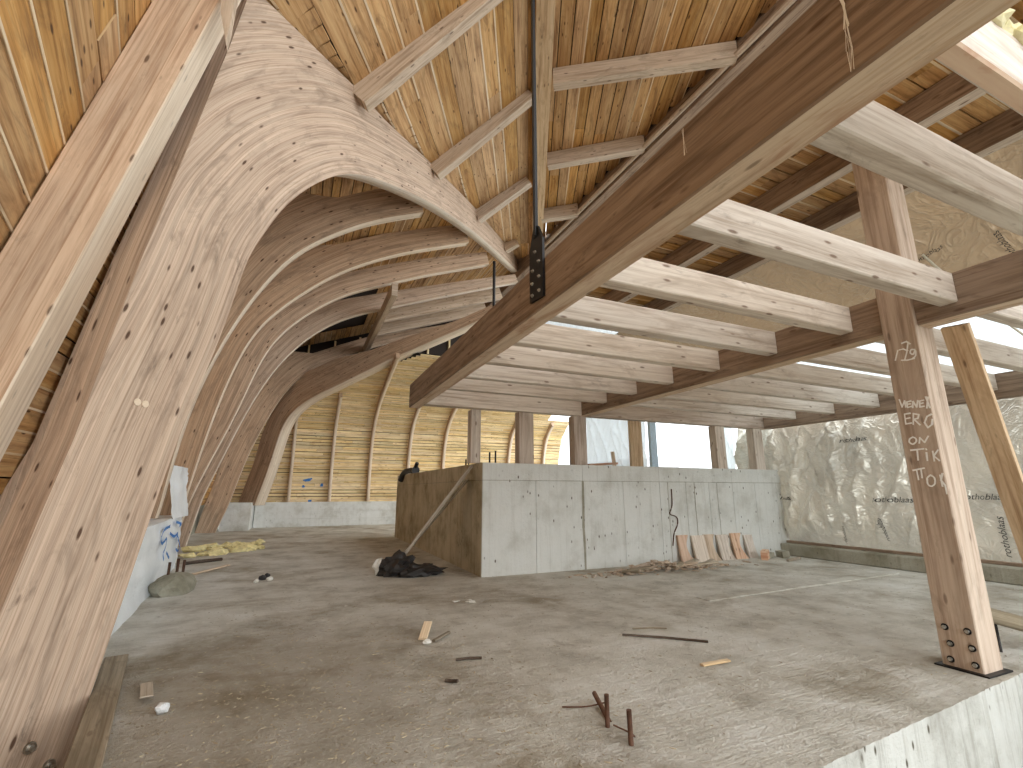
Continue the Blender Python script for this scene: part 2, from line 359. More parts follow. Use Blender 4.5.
hip_in=[(.86,-1.19),(1.02,-.75),(1.16,-.38),(1.33,.47),(1.45,1.1),(1.62,1.95),(1.77,2.48),(1.97,3.18),(2.08,3.82),(2.18,4.13),(2.33,4.43),(2.48,4.75),(2.71,5.12),(3.11,5.63),(3.71,6.23),(4.40,6.66),(5.46,7.16),(7.10,7.90),(10.16,8.97),(13.2,9.78),(16.3,10.57)]
hip_out=[(.22,-1.19),(.30,-.75),(.42,-.1),(.58,.74),(.68,1.3),(.80,1.9),(.90,2.6),(1.03,3.45),(1.20,4.4),(1.30,4.95),(1.40,5.53),(1.52,6.2),(1.63,6.93),(1.70,7.18),(2.44,7.42),(3.69,7.81),(4.75,8.07),(6.67,8.70),(9.7,9.6),(13.0,10.4),(16.3,11.1)]
hip=rib('valley_rib',HP,HU,HN,.30,hip_in,hip_out,'huge curved glulam rib sweeping from lower left up over to the tie beam',RG,ns=160)
def hippt(t,z,o): return V((HP[0]+HU[0]*t+HN[0]*o,HP[1]+HU[1]*t+HN[1]*o,z))
for (t,z) in ((.90,-.137),(1.04,-.302)):
    b=MB(); b.tube([hippt(t,z,-.02),hippt(t,z,.018)],.035,12); b.tube([hippt(t,z,0),hippt(t,z,.05)],.018,8); b.build('bolt',M['bolt'],hip)
for (t,z) in ((1.203,2.22),(1.272,2.215)):
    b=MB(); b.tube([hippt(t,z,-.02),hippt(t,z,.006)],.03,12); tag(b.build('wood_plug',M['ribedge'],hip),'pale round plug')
# X-plane ribs: inner traced per rib, outer offset
OUTB=[(-3.10,.9),(-2.95,1.5),(-2.83,2.04),(-2.60,3.4),(-2.47,4.47),(-2.22,5.9),(-1.97,7.15),(-1.70,7.48),(-.9,7.62)]
def roof_z(x): return 8.02+.345*x+(.0 if x<0 else .0)
def xrib(Y,inner,label,xend,th=.24,depth=.78,dz=0):
    zi=[p for p in inner]
    out=[]
    for (x,z) in zi:
        if z<5.6: # leg part
            zz=z*1.02; k=0
            ox=-3.12+.205*(zz-.9)+ (0.02 if zz>2 else 0); out.append((ox,zz))
        elif x<-.1: out.append((x-.95+ (x+.6)*.3, min(z+1.35+dz, 7.5+dz+.2*(x+1.0))))
        else: out.append((x-.12, z+depth-(.05*x)+dz))
    return rib('arched_rib',(0,Y),(1,0),(0,-1),th,zi,out,label,RG,ns=90)
xA=[(-2.12,1.06),(-2.08,1.31),(-2.0,2.09),(-1.8,3.28),(-1.3,4.8),(-.56,6.14),(.33,6.92),(1.14,7.41),(2.10,7.83)]
xrib(9.81,xA,'second curved rib, just behind the huge near rib, standing on the knee wall',2.1)
x0=[(-2.14,1.06),(-2.1,1.31),(-2.03,2.09),(-1.85,3.28),(-1.45,4.6),(-.95,5.5),(-.45,6.2)]
rib('arched_rib',(0,7.2),(1,0),(0,-1),.24,x0,[(-3.06,1.06),(-3.02,1.4),(-2.83,2.04),(-2.63,3.3),(-2.44,4.5),(-2.18,5.9),(-1.95,7.25)],'shaded rib hidden behind the left edge of the huge near rib',RG,ns=60)
xB=[(-2.62,1.07),(-2.25,1.98),(-1.85,3.48),(-1.41,5.05),(-.75,6.03),(.51,7.23),(2.05,8.09),(3.2,8.55),(4.10,8.89)]
xB=[(-2.30,.35),(-2.25,1.1),(-2.12,1.98),(-1.85,3.48),(-1.41,5.05),(-.75,6.03),(.51,7.23),(2.05,8.09),(3.2,8.55),(4.10,8.89)]
xrib(12.47,xB,'third curved rib from the camera, its foot just past the end of the knee wall',4.1)
xC=[(-2.62,.0),(-2.47,1.22),(-1.71,3.4),(-1.21,5.15),(-.55,6.21),(.65,7.25),(2.0,7.9),(3.36,8.5),(5.45,9.29)]
xrib(14.27,xC,'fourth curved rib from the camera, reaching down to the yellow foam',5.4,depth=.72)
xD=[(-2.72,.0),(-2.51,1.18),(-2.41,1.54),(-1.77,3.52),(-1.19,4.94),(-.44,6.12),(.8,7.24),(2.72,8.04),(5.0,8.93),(7.49,9.86)]
xrib(16.3,xD,'fifth curved rib from the camera, bordering the dark gap in the roof',7.4,depth=.70)
xE=[(-2.66,.0),(-2.5,.55),(-2.3,1.15),(-1.92,2.85),(-1.2,4.76),(-.57,5.9),(.2,6.65),(1.18,7.18),(2.62,7.91),(5.0,8.75),(7.22,9.53)]
xrib(21.2,xE,'farthest full curved rib, its foot on the floor before the white pier',7.2,depth=.62)
# rafters framed into the trimmer over the dark gap
for Y,pts,lab in ((17.9,[(2.30,7.86),(2.68,8.01),(5.0,8.87),(7.41,9.74)],'upper straight rafter right of the sloping trimmer'),(19.5,[(2.30,7.8),(2.66,7.95),(5.0,8.82),(7.31,9.64)],'lower straight rafter right of the sloping trimmer')):
    mb=MB(); mb.beam((pts[0][0],Y+.1,pts[0][1]+.27),(pts[-1][0],Y+.1,pts[-1][1]+.27),.2,.5,side=(0,1,0)); tag(mb.build('roof_rafter',M['jack']),lab,'rafter','rafters framed into the trimmer')
mb=MB(); mb.beam((2.20,13.9,7.60),(2.2,22.4,7.62),.18,.42,side=(1,0,0)); tag(mb.build('roof_trimmer',M['jack']),'grey trimmer beam crossing under the far ribs beside the dark gap','beam')

# back hip rib (diagonal) and back wall ribs
s2=1/sqrt(2)
bh=[(-1.298,.95),(-1.298,.987),(-.88,2.574),(-.657,3.86),(-.273,4.724),(.441,5.255),(1.256,5.633),(2.644,6.295),(3.165,6.551),(5.261,7.381),(6.6,7.95)]
bi=[((x+1.6)*sqrt(2),z) for x,z in bh]
bo=[]
def hipd(t):
    P_=[(0,.2),(1.5,.5),(2.9,1.1),(4.1,1.15),(6.0,.70),(7.0,.58),(9.7,.34),(12,.3)]
    for a,b in zip(P_[:-1],P_[1:]):
        if t<=b[0]: return a[1]+(b[1]-a[1])*(t-a[0])/(b[0]-a[0])
    return .3
for t,z in bi:
    if z<4: bo.append((t-.95,z+.02))
    elif t<2.4: bo.append((t-.95,z+.45))
    else: bo.append((t-.45 if t<4 else t-.2,z+hipd(t)))
rib('corner_rib',(-1.6-.35*s2,23-.35*s2),(1,-1),(-1,-1),.5,bi,bo,'twisted corner rib rising from the far left corner over the yellow back boards',RG,ns=70)
BW='curved studs of the back boarded wall'
bprof=[(23.42,1.06),(23.5,2.0),(23.5,2.95),(23.05,4.3),(22.3,4.95),(21.3,5.47),(19.5,5.98),(17.6,6.45)]
def bstud(x,label,t_end):
    n=len(bprof); pr=[p for p in bprof if p[0]>=t_end-.01]
    inner=[(-(p[0]),p[1]) for p in pr]; 
    outer=[(-(p[0])-.26 if p[1]<4.5 else -(p[0])-.12, p[1]+(.02 if p[1]<4 else .14 if p[1]<4.5 else .24)) for p in pr]
    return rib('wall_stud_rib',(x,0),(0,-1),(-1,0),.14,inner,outer,label,BW,ns=36,cat='curved stud')
bstud(-.40,'curved stud at the far left end of the boarded back wall beside the corner rib',22.3)
bstud(1.28,'second curved stud on the back wall, right of the blue paint marks',20)
bstud(2.98,'third curved stud on the back wall, the tallest one left of the tie beam',17.6)
bstud(4.80,'fourth curved stud on the back wall, left end of the concrete enclosure in front',17.6)
bstud(6.55,'curved stud behind the concrete enclosure, left of the pale slim post',17.6)
bstud(10.15,'curved stud hooking right, left of the dark square post on the enclosure',22.3)
bstud(12.25,'last curved stud hooking right, just past the dark square post',22.3)

# ---------------------------------------------------------------- boarding
def board_strip(mb,a,b,side,nrm,w,th,rnd,seg=1,mat=0,jit=0.0):
    """one board: axis a->b, half width along side, thickness along nrm (nrm points into the room)"""
    a=V(a);b=V(b); L=(b-a).length
    if L<.05: return
    mb.beam(a,b,w,th,side=side,ch=.003,rnd=rnd,mat=mat)
def plank_field(mb,rows,len_rng=(4.0,8.0),th=.024,gap=.014,batten=.18):
    """rows: list of (p_start,p_end,side,nrm,w): each row is cut into boards end to end"""
    for (a,b,side,nrm,w) in rows:
        a=V(a);b=V(b);d=b-a;L=d.length
        if L<.1: continue
        d/=L;s=-random.uniform(0,2.0); 
        while s<L:
            l=random.uniform(*len_rng); s0=max(0,s);s1=min(L,s+l-.006)
            if s1-s0>.05:
                o=V(nrm)*random.uniform(0,.012)
                board_strip(mb,a+d*s0+o,a+d*s1+o,side,nrm,w-gap-random.uniform(0,.014),th,random.random())
            s+=l
        if random.random()<batten:
            e=V(side).normalized()*(w/2); o=V(nrm)*.016
            board_strip(mb,a+e+o,b+e+o,side,nrm,.026,.02,random.random(),mat=1)
BM=[M['board'],M['batten'],M['felt']]
# --- main left slope: boards along Y following the rib backs
prof=[(-3.16,.98),(-2.98,1.5),(-2.88,2.04),(-2.66,3.4),(-2.50,4.47),(-2.26,5.9),(-2.03,7.1),(-1.85,7.38),(-1.55,7.52),(-.7,7.78),(0,8.02),(2,8.74),(4.1,9.55),(5.5,10.08),(7.6,10.75),(9.0,11.2)]
def prof_at(s):
    acc=0
    for p,q in zip(prof[:-1],prof[1:]):
        l=math.hypot(q[0]-p[0],q[1]-p[1])
        if s<=acc+l: 
            t=(s-acc)/l; return (p[0]+(q[0]-p[0])*t,p[1]+(q[1]-p[1])*t),((q[0]-p[0])/l,(q[1]-p[1])/l)
        acc+=l
    return prof[-1],((prof[-1][0]-prof[-2][0]),(prof[-1][1]-prof[-2][1]))
PL=sum(math.hypot(q[0]-p[0],q[1]-p[1]) for p,q in zip(prof[:-1],prof[1:]))
def y_start(x): return 4.80 if x<-1.9 else 4.2+(x+2)*(.8/.6)-.12
mb=MB(); rows=[]; s=.02
while s<PL-.05:
    w=random.uniform(.19,.27); (x,z),(tx,tz)=prof_at(min(PL-.01,s+w/2))
    nr=(tz,0,-tx)
    y1=23.9 if x<-1.2 else 22.5
    spans=[(y_start(x),y1)]
    if -1.9<x<2.1 : spans=[(y_start(x),16.75),(21.0,y1)]      # boards missing over the dark gap; dark felt stands in for the unlit void
    for ya,yb in spans: rows.append(((x-nr[0]*.02,ya,z-nr[2]*.02),(x-nr[0]*.02,yb,z-nr[2]*.02),(tx,0,tz),nr,w))
    s+=w
plank_field(mb,rows,batten=.3)
# backing felt
for p,q in zip(prof[:-1],prof[1:]):
    l=math.hypot(q[0]-p[0],q[1]-p[1]); nx,nz=(q[1]-p[1])/l*.075,-(q[0]-p[0])/l*.075
    mb.face([(p[0]-nx,y_start(p[0]),p[1]-nz),(q[0]-nx,y_start(q[0]),q[1]-nz),(q[0]-nx,23.95,q[1]-nz),(p[0]-nx,23.95,p[1]-nz)],[(0,0),(1,0),(1,1),(0,1)],.5,2)
tag(mb.build('ceiling',BM),kind='structure')
# --- near left facet, boards running past the straight leg
mb=MB(); rows=[]; d=V((-.225,.974,0)).normalized(); e=V((.21,.03,1)).normalized(); nr=d.cross(e); nr=nr if nr.x>0 else -nr
Q=V((-2.10,4.80,4.0)); s=-5.4
while s<4.2:
    w=random.uniform(.24,.34); c=Q+e*(s+w/2); 
    rows.append((c-d*10.5,c,e,nr,w)); s+=w  # run on unseen behind the camera, added to block light from the left
plank_field(mb,rows,len_rng=(3,5),batten=.6)
bq=[Q+e*-5.4-nr*.06-d*10.5,Q+e*-5.4-nr*.06,Q+e*4.2-nr*.06,Q+e*4.2-nr*.06-d*10.5]
mb.face(bq,[(0,0),(1,0),(1,1),(0,1)],.5,2)
tag(mb.build('wall_left',BM),kind='structure')
# --- cross roof: left facet (between the near rib and the ridge beam) and right facet (ridge beam to main ridge)
RC=V((3.43,6.19,0)); RD=V((.436,.90,0)).normalized(); RN=V((RD.y,-RD.x,0))     # RN points right
def vtop(t):
    pts=[(1.7,7.18),(2.44,7.42),(3.69,7.81),(4.75,8.07),(6.67,8.70),(9.7,9.6),(13.0,10.4),(16.3,11.1)]
    for p,q in zip(pts[:-1],pts[1:]):
        if t<=q[0]: return p[1]+(q[1]-p[1])*(t-p[0])/(q[0]-p[0])
    return 11.1
ZR=10.72
def facet_z(s,w):
    # w<0 to the left of the ridge beam; valley position at this s
    # valley point V(t)=HP+HU t ; solve RD.(V-RC)=s
    hu=V((HU[0],HU[1],0)); t=(s-(V((HP[0],HP[1],0))-RC).dot(RD))/hu.dot(RD)
    wv=(V((HP[0]+HU[0]*t,HP[1]+HU[1]*t,0))-RC).dot(RN); zv=vtop(max(t,1.7))+.02
    if wv>-.15: return ZR,wv
    k=min(1,max(0,w/wv)); return ZR+(zv-ZR)*k,wv
mb=MB(); w=-.08
while w>-4.6:
    bw=random.uniform(.24,.34); wc=w-bw/2
    s=-4.0
    # walk along until the board meets the valley
    segs=[];ss=-7.0
    while ss<11.5:
        z,wv=facet_z(ss,wc)
        if wc>wv-.26: segs.append((ss,z))
        elif segs: break
        ss+=.25
    if len(segs)>2:
        i=0
        while i<len(segs)-1:
            ln=random.randint(18,34); j=min(len(segs)-1,i+ln); rn=random.random(); off=random.uniform(0,.012)
            for k in range(i,j):
                a=RC+RD*segs[k][0]+RN*wc+V((0,0,segs[k][1]-off)); b=RC+RD*segs[k+1][0]+RN*wc+V((0,0,segs[k+1][1]-off))
                z2,_=facet_z(segs[k][0],wc-bw/2); z1,_=facet_z(segs[k][0],wc+bw/2)
                sd=(RN*bw+V((0,0,z1-z2))).normalized(); up=sd.cross(RD); ww=bw*sqrt(1+((z1-z2)/bw)**2)-.012
                A=[a-sd*ww/2,a+sd*ww/2]; B=[b-sd*ww/2,b+sd*ww/2]
                u0=rn*13+segs[k][0]; u1=rn*13+segs[k+1][0]
                mb.face([A[0],A[1],B[1],B[0]],[(u0,rn*7),(u0,rn*7+ww),(u1,rn*7+ww),(u1,rn*7)],rn,0)
                up=V((0,0,.024))
                mb.face([B[0]+up,B[1]+up,A[1]+up,A[0]+up],[(u1,0),(u1,ww),(u0,ww),(u0,0)],rn,0)
                for p,q in ((A[0],B[0]),(B[1],A[1])):
                    mb.face([p,q,q+up,p+up],[(u0,0),(u1,0),(u1,.02),(u0,.02)],rn,0)
                if rn>.4:
                    e1=sd*(ww/2+.006); dn=V((0,0,-.012))
                    mb.face([a+e1-sd*.018+dn,a+e1+sd*.018+dn,b+e1+sd*.018+dn,b+e1-sd*.018+dn],[(u0,0),(u0,.036),(u1,.036),(u1,0)],rn,1)
                    mb.face([a+e1-sd*.018+dn,b+e1-sd*.018+dn,b+e1-sd*.018-dn,a+e1-sd*.018-dn],[(u0,0),(u1,0),(u1,.02),(u0,.02)],rn,1)
            i=j
    w-=bw
# backing
G=[];U=[]
for i in range(20):
    s_=-7.2+i; row=[]
    for j in range(8):
        z0,wv=facet_z(s_,0); wv=min(wv,-.1)-.26; ww=wv*j/7; z,_=facet_z(s_,ww)
        row.append(RC+RD*s_+RN*ww+V((0,0,z+.07)))
    G.append(row);U.append([(i,j) for j in range(8)])
mb.grid(G,U,.5,2,False)
tag(mb.build('ceiling',BM),kind='structure')
mb=MB(); rows=[]; w=.08
XB=7.62
while w<7.4:
    bw=random.uniform(.22,.32); wc=w+bw/2
    s1=min(11.5,(XB-(RC+RN*wc).x)/RD.x)
    if s1>-4.4: rows.append((RC+RD*-7.0+RN*wc+V((0,0,ZR+.012)),RC+RD*s1+RN*wc+V((0,0,ZR+.012)),RN,V((0,0,-1)),bw))
    w+=bw
plank_field(mb,rows,batten=.35)
q=[RC+RD*-7.0,RC+RD*-7.0+RN*7.6]; s1=(XB-RC.x)/RD.x
mb.face([(q[0].x,q[0].y,ZR+.08),(q[1].x,q[1].y,ZR+.08),(XB,q[1].y+.2,ZR+.08),(XB+.4,(RC+RD*s1).y,ZR+.08)],[(0,0),(1,0),(1,1),(0,1)],.5,2)
tag(mb.build('ceiling',BM),kind='structure')

# --- back wall boards (along X)
mb=MB(); rows=[]
bp2=[(23.72,.98),(23.78,2.0),(23.78,2.98),(23.30,4.42),(22.45,5.16),(21.35,5.72),(19.5,6.24),(17.6,6.72)]
for (y0,z0),(y1,z1) in zip(bp2[:-1],bp2[1:]):
    L=math.hypot(y1-y0,z1-z0); n=max(1,round(L/.155))
    for k in range(n):
        t=(k+.5)/n; y=y0+(y1-y0)*t; z=z0+(z1-z0)*t; ty,tz=(y1-y0)/L,(z1-z0)/L
        nr=(0,-tz,ty); nr=(0,-abs(tz),-abs(ty)) 
        x0=max(-1.9,21.4-y+.2) if y<22.9 else -3.5
        rows.append(((x0,y,z),(13.4 if z<5.2 else 12.0,y,z),(0,ty,tz),nr,L/n))
plank_field(mb,rows,len_rng=(1.6,4.2),batten=.4,gap=.02)
for (y0,z0),(y1,z1) in zip(bp2[:-1],bp2[1:]):
    mb.face([(max(-1.9,21.4-y0) if y0<22.9 else -3.5,y0+.05,z0+.05),(13.4 if z0<5.1 else 12.0,y0+.05,z0+.05),(13.4 if z0<5.1 else 12.0,y1+.05,z1+.05),(max(-1.9,21.4-y1) if y1<22.9 else -3.5,y1+.05,z1+.05)],[(0,0),(1,0),(1,1),(0,1)],.5,2)
mb.face([(-2.2,22.75,5.3),(8.5,22.75,5.3),(8.5,22.75,11.2),(-2.2,22.75,8.2)],[(0,0),(1,0),(1,1),(0,1)],.5,2)  # dark felt sheet closing the gable, stands in for the shade of the void
for k in range(9): mb.beam((-1.2+k*1.1,22.68,5.3),(-1.2+k*1.1,22.68,7.7+.33*k),.08,.12,side=(1,0,0))
wb=mb.build('wall_back',[M['boardpale'],M['batten'],M['felt']]); tag(wb,kind='structure')
mb=MB()                                                   # blue paint dabs on the boards
for (x,z,w,h) in ((-.35+.75,2.02,.42,.13),(.98,1.78,.1,.1),(.55,1.08,.12,.05),(.22,1.72,.08,.06)):
    for k in range(6): mb.ribbon([(x+random.uniform(-w/2,w/2),23.66,z+random.uniform(-h/2,h/2)),(x+random.uniform(-w/2,w/2),23.66,z+random.uniform(-h/2,h/2))],.06,(0,-1,0))
tag(mb.build('paint_mark',M['blue'],wb),'blue paint dabs')
# back knee wall, pier and left knee wall of white block
mb=MB(); mb.box((-1.58,23.3,0),(13.4,24.0,1.04)); 
for k in range(3): mb.box((-1.58,23.28,.34+.3*k),(13.4,23.30,.36+.3*k),rnd=.1)
tag(mb.build('wall_back',M['block']),kind='structure')
mb=MB(); mb.box((-2.62,21.75,0),(-1.62,23.9,1.06)); tag(mb.build('wall_pier',M['block']),kind='structure')
mb=MB(); mb.box((-3.7,11.9,0),(-3.3,23.9,1.1)); tag(mb.build('wall_left',M['kerb']),kind='structure')
KA=V((-1.6,5.6,0)); KB=V((-2.1,11.85,0)); KD=(KB-KA).normalized(); KN=V((KD.y,-KD.x,0))
mb=MB()
G=[];U=[]
for i in range(49):
    row=[];ur=[]
    for j in range(15):
        s=i/48*(KB-KA).length; z=j/14*1.03
        o=.022*noise.noise(V((s*1.6,z*5,3)))+.012*noise.noise(V((s*5,z*2,9)))+(.02*sin(z*14+s*.8) if z<.95 else 0)
        row.append(KA+KD*s+KN*o+V((0,0,z))); ur.append((s,z))
    G.append(row);U.append(ur)
mb.grid(G,U,.5,0,True,flip=True)
top=[KA+V((0,0,1.03)),KB+V((0,0,1.03)),V((-3.3,11.85,1.03)),V((-3.3,5.6,1.03))]
mb.face(top,[(p.x,p.y) for p in top]); 
mb.face([KB,V((-3.3,11.85,0)),V((-3.3,11.85,1.03)),KB+V((0,0,1.03))],[(0,0),(1,0),(1,1),(0,1)])
mb.face([V((-3.3,5.6,0)),KA,KA+V((0,0,1.03)),V((-3.3,5.6,1.03))],[(0,0),(1,0),(1,1),(0,1)])
kw=mb.build('wall_left',M['wrap']); tag(kw,kind='structure')
SCR=[[(4.26,.93),(3.64,.91),(3.45,.8),(3.64,.71),(4.05,.75),(4.08,.64),(3.93,.53),(4.08,.42)],[(4.99,.96),(5.82,.88),(5.54,.86)],[(4.4,.81),(5.0,.71),(5.48,.73),(5.35,.65)],[(5.43,.7),(6.1,.45),(5.9,.37),(5.52,.45)],[(4.27,.51),(4.75,.37)]]
mb=MB()
for st in SCR: mb.ribbon([KA+KD*s+KN*.042+V((0,0,z)) for s,z in catmull(st,len(st)*4)],.045,KN)
tag(mb.build('spray_scribble',M['blue'],kw),'blue spray paint scribble')

# ---------------------------------------------------------------- straight leg near the camera (left)
LEG=empty('straight_leg',(-2.4,4.6,-1.2),'straight fresh glulam leg slanting across the upper left corner, nearest the camera','glulam beam')
def legx(z): return -1.104+.2135*(z-6.005)
mb=MB(); z0,z1=-1.19,8.2
c0=V((legx(z0)-.225,4.575,z0)); c1=V((legx(z1)-.225,4.575,z1))
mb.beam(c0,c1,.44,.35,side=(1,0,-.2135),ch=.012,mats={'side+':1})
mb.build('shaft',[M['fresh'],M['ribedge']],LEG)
mb=MB(); pts=[(-1.07,4.3,6.4),(-.95,4.3,6.4),(-.962,4.3,5.72),(-.975,4.3,5.54),(-1.055,4.3,5.86)]
f=[V(p) for p in pts]; g=[p+V((0,.12,0)) for p in f]
mb.face(f,[(p.z,p.x) for p in f]); mb.face(g[::-1],[(p.z,p.x) for p in g[::-1]])
for i in range(5): mb.face([f[i],g[i],g[(i+1)%5],f[(i+1)%5]],[(0,0),(.04,0),(.04,1),(0,1)])
mb.build('splice_board',M['jack'],LEG)

# ---------------------------------------------------------------- ridge beam, jack rafters, main ridge
mb=MB(); mb.beam(RC+RD*-7.2+V((0,0,10.5)),RC+RD*11.6+V((0,0,10.5)),.36,.40,side=RN,rnd=.5)
tag(mb.build('ridge_beam',M['ridge']),'long timber running straight away overhead behind the black hanger strap','beam')
JL='jack rafters between the near rib and the overhead beam'
def jack(a,b,label,grp,w=.21,h=.46,mat='jack'):
    mb=MB(); mb.beam(a,b,w,h); return tag(mb.build('jack_rafter',M[mat]),label,'rafter',grp)
jack((.32,6.87,7.66),(2.78,5.72,10.45),'longest jack rafter, nearest the camera, top of the frame left of the strap',JL)
jack((2.18,9.36,8.62),(4.06,8.2,10.45),'middle jack rafter joining the huge rib left of the strap',JL)
jack((4.2,12.07,9.56),(5.38,11.0,10.47),'short jack rafter third from the camera, left of the strap',JL)
jack((6.3,14.87,10.42),(6.62,14.5,10.6),'tiny last jack rafter near the tip of the huge rib',JL)
JR='level jack rafters between the overhead beam and the main ridge'
for a,b,l in (((4.54,7.62),(7.6,5.55),'long level rafter right of the strap, nearest the camera'),((5.70,10.05),(7.6,8.48),'middle level rafter right of the strap'),((6.78,12.5),(7.6,11.8),'short level rafter farthest from the camera, right of the strap')):
    jack((a[0]-.12,a[1]+.06,10.49),(b[0],b[1],10.49),l,JR,w=.22,h=.42)
MR=empty('main_ridge',(7.75,4,10.22),'long main ridge timber running above the tie beam with a pale rounded ledger','beam')
mb=MB(); mb.box((7.62,-2,10.22),(7.92,22.7,10.98)); mb.build('ridge_timber',M['tie'],MR)
mb=MB(); mb.box((7.48,-2,10.29),(7.615,15.2,10.43),ch=.04); tag(mb.build('ledger',M['jack'],MR),'pale rounded ledger')

# ---------------------------------------------------------------- tie beam with hanger
TB=empty('tie_beam',(1.86,4,3.017),'massive dark tie beam crossing the picture diagonally over the floor','beam')
mb=MB(); mb.beam((1.8635,-.6,3.2385),(1.8635,8.70,3.2385),.213,.443,side=(1,0,0),ch=.012,mats={'bottom':1}); mb.build('timber',[M['tie'],M['tieunder_lit']],TB)
mb=MB()
def drip(pts,w):
    for k in range(5):
        mb.ribbon([(1.752,y+random.uniform(-.012,.012),z) for y,z in pts],w*random.uniform(.3,1),(-1,0,0))
drip([(.815,3.40),(.815,3.32),(.812,3.22)],.007); drip([(.812,3.22),(.816,3.12),(.818,3.03)],.003); drip([(1.642,3.43),(1.638,3.27)],.003)
tag(mb.build('paint_drip',M['chalk'],TB),'white drip streaks')
HG=empty('hanger_strap',(1.74,3.4,3.05),'black steel hanger strap and bolted plate holding the tie beam from above','steel hanger')
mb=MB(); mb.box((1.725,3.375,3.70),(1.752,3.425,10.3),ch=.003); mb.box((1.712,3.36,3.70),(1.722,3.38,10.3),ch=.002); mb.build('strap',M['steel'],HG)
mb=MB(); pp=[(3.52,3.12),(3.27,3.10),(3.27,3.64),(3.36,3.80),(3.44,3.80),(3.52,3.62)]
a=[V((1.733,y,z)) for y,z in pp]; b=[V((1.756,y,z)) for y,z in pp]
mb.face(a,[(p.y,p.z) for p in a]); mb.face(b[::-1],[(p.y,p.z) for p in b[::-1]])
for i in range(6): mb.face([a[i],b[i],b[(i+1)%6],a[(i+1)%6]],[(0,0),(1,0),(1,1),(0,1)])
PLT=mb.build('plate',M['steel'],HG)
for y,z in ((3.46,3.17),(3.33,3.17),(3.46,3.28),(3.33,3.3),(3.45,3.4),(3.33,3.44),(3.4,3.56)):
    mb=MB(); mb.tube([(1.735,y,z),(1.722,y,z)],.016,6); mb.tube([(1.73,y,z),(1.712,y,z)],.008,6); mb.build('bolt',M['bolt'],PLT)
mb=MB(); mb.tube([(5.73,14.5,6.4),(5.73,14.5,9.55)],.055,8); tag(mb.build('hanger_rod',M['darkrod']),'thin black hanger rod dropping from the tip of the huge rib','steel hanger')

# ---------------------------------------------------------------- main post, girder, joists
PO=empty('timber_post',(5.515,2.545,0),'thick timber post with white chalk writing on a black base plate','post')
mb=MB(); mb.beam((5.515,2.545,.015),(5.515,2.545,6.7),.31,.29,side=(1,0,0),ch=.008,rnd=.5); mb.build('shaft',M['post'],PO)
mb=MB(); mb.box((5.32,2.355,0),(5.71,2.735,.014),ch=.003); BPL=mb.build('base_plate',M['steel'],PO)
for y,z in ((2.62,.33),(2.60,.20),(2.62,.07),(2.46,.33),(2.45,.20),(2.45,.07)):
    mb=MB(); mb.tube([(5.365,y,z),(5.354,y,z)],.028,10,mat=1); mb.tube([(5.356,y,z),(5.335,y,z)],.016,6); mb.build('bolt',[M['bolt'],M['steel']],BPL)
CH=[[(2.58,2.872),(2.615,2.779)],[(2.535,2.932),(2.494,2.939),(2.467,2.907)],[(2.48,2.928),(2.508,2.828),(2.533,2.767)],[(2.565,2.872),(2.529,2.872),(2.497,2.844)],[(2.562,2.765),(2.518,2.754),(2.456,2.757)],[(2.438,2.842),(2.469,2.846),(2.478,2.815),(2.457,2.8),(2.436,2.832),(2.442,2.781),(2.467,2.76)],[(2.644,2.383),(2.632,2.306),(2.602,2.364),(2.601,2.301)],[(2.549,2.353),(2.585,2.349),(2.586,2.294),(2.549,2.302)],[(2.585,2.326),(2.557,2.326)],[(2.544,2.287),(2.534,2.345),(2.513,2.287),(2.495,2.348)],[(2.447,2.344),(2.481,2.341),(2.487,2.283),(2.452,2.286)],[(2.484,2.314),(2.455,2.318)],[(2.424,2.371),(2.41,2.265)],[(2.408,2.365),(2.433,2.265)],[(2.575,2.237),(2.623,2.235),(2.627,2.139),(2.579,2.142)],[(2.623,2.189),(2.583,2.193)],[(2.566,2.127),(2.549,2.229),(2.506,2.213),(2.519,2.179),(2.554,2.175),(2.514,2.116)],[(2.41,2.203),(2.446,2.187),(2.474,2.133),(2.456,2.082),(2.42,2.107),(2.41,2.154)],[(2.589,2.008),(2.617,1.992),(2.624,1.961),(2.6,1.941),(2.57,1.961),(2.569,1.992),(2.589,2.008)],[(2.546,1.945),(2.533,1.997),(2.504,1.95),(2.467,2.004)],[(2.628,1.885),(2.521,1.89)],[(2.574,1.888),(2.582,1.789)],[(2.505,1.854),(2.509,1.781)],[(2.503,1.889),(2.5,1.88)],[(2.454,1.863),(2.456,1.773)],[(2.412,1.871),(2.452,1.82),(2.417,1.775)],[(2.64,1.695),(2.546,1.713)],[(2.609,1.698),(2.608,1.607)],[(2.573,1.706),(2.576,1.624)],[(2.506,1.647),(2.536,1.62),(2.541,1.567),(2.515,1.546),(2.486,1.571),(2.481,1.621),(2.506,1.647)],[(2.436,1.645),(2.433,1.545)],[(2.415,1.658),(2.435,1.599),(2.412,1.555),(2.41,1.479)]]
for a_,b_,l_ in ((0,6,'top chalk scribble on the post'),(6,14,'long scrawled chalk word'),(14,18,'chalk letters ERC'),(18,20,'chalk word ON'),(20,26,'chalk letters TIK'),(26,32,'lowest chalk letters')):
    mb=MB()
    for st in CH[a_:b_]:
        q=st if len(st)<3 else catmull(st,(len(st)-1)*4) if len(st)>6 else st
        mb.ribbon([(5.355,y,z) for y,z in q],.014,(-1,0,0))
    tag(mb.build('chalk_word',M['chalk'],PO),l_)
GD='girder beams on the middle post line'
mb=MB(); mb.beam((5.51,2.692,3.285),(5.51,8.72,3.285),.22,.41,side=(1,0,0),ch=.01,mats={'bottom':1}); tag(mb.build('girder',[M['tie'],M['tieunder_lit']]),'dark girder running from the written post back to the enclosure','beam',GD)
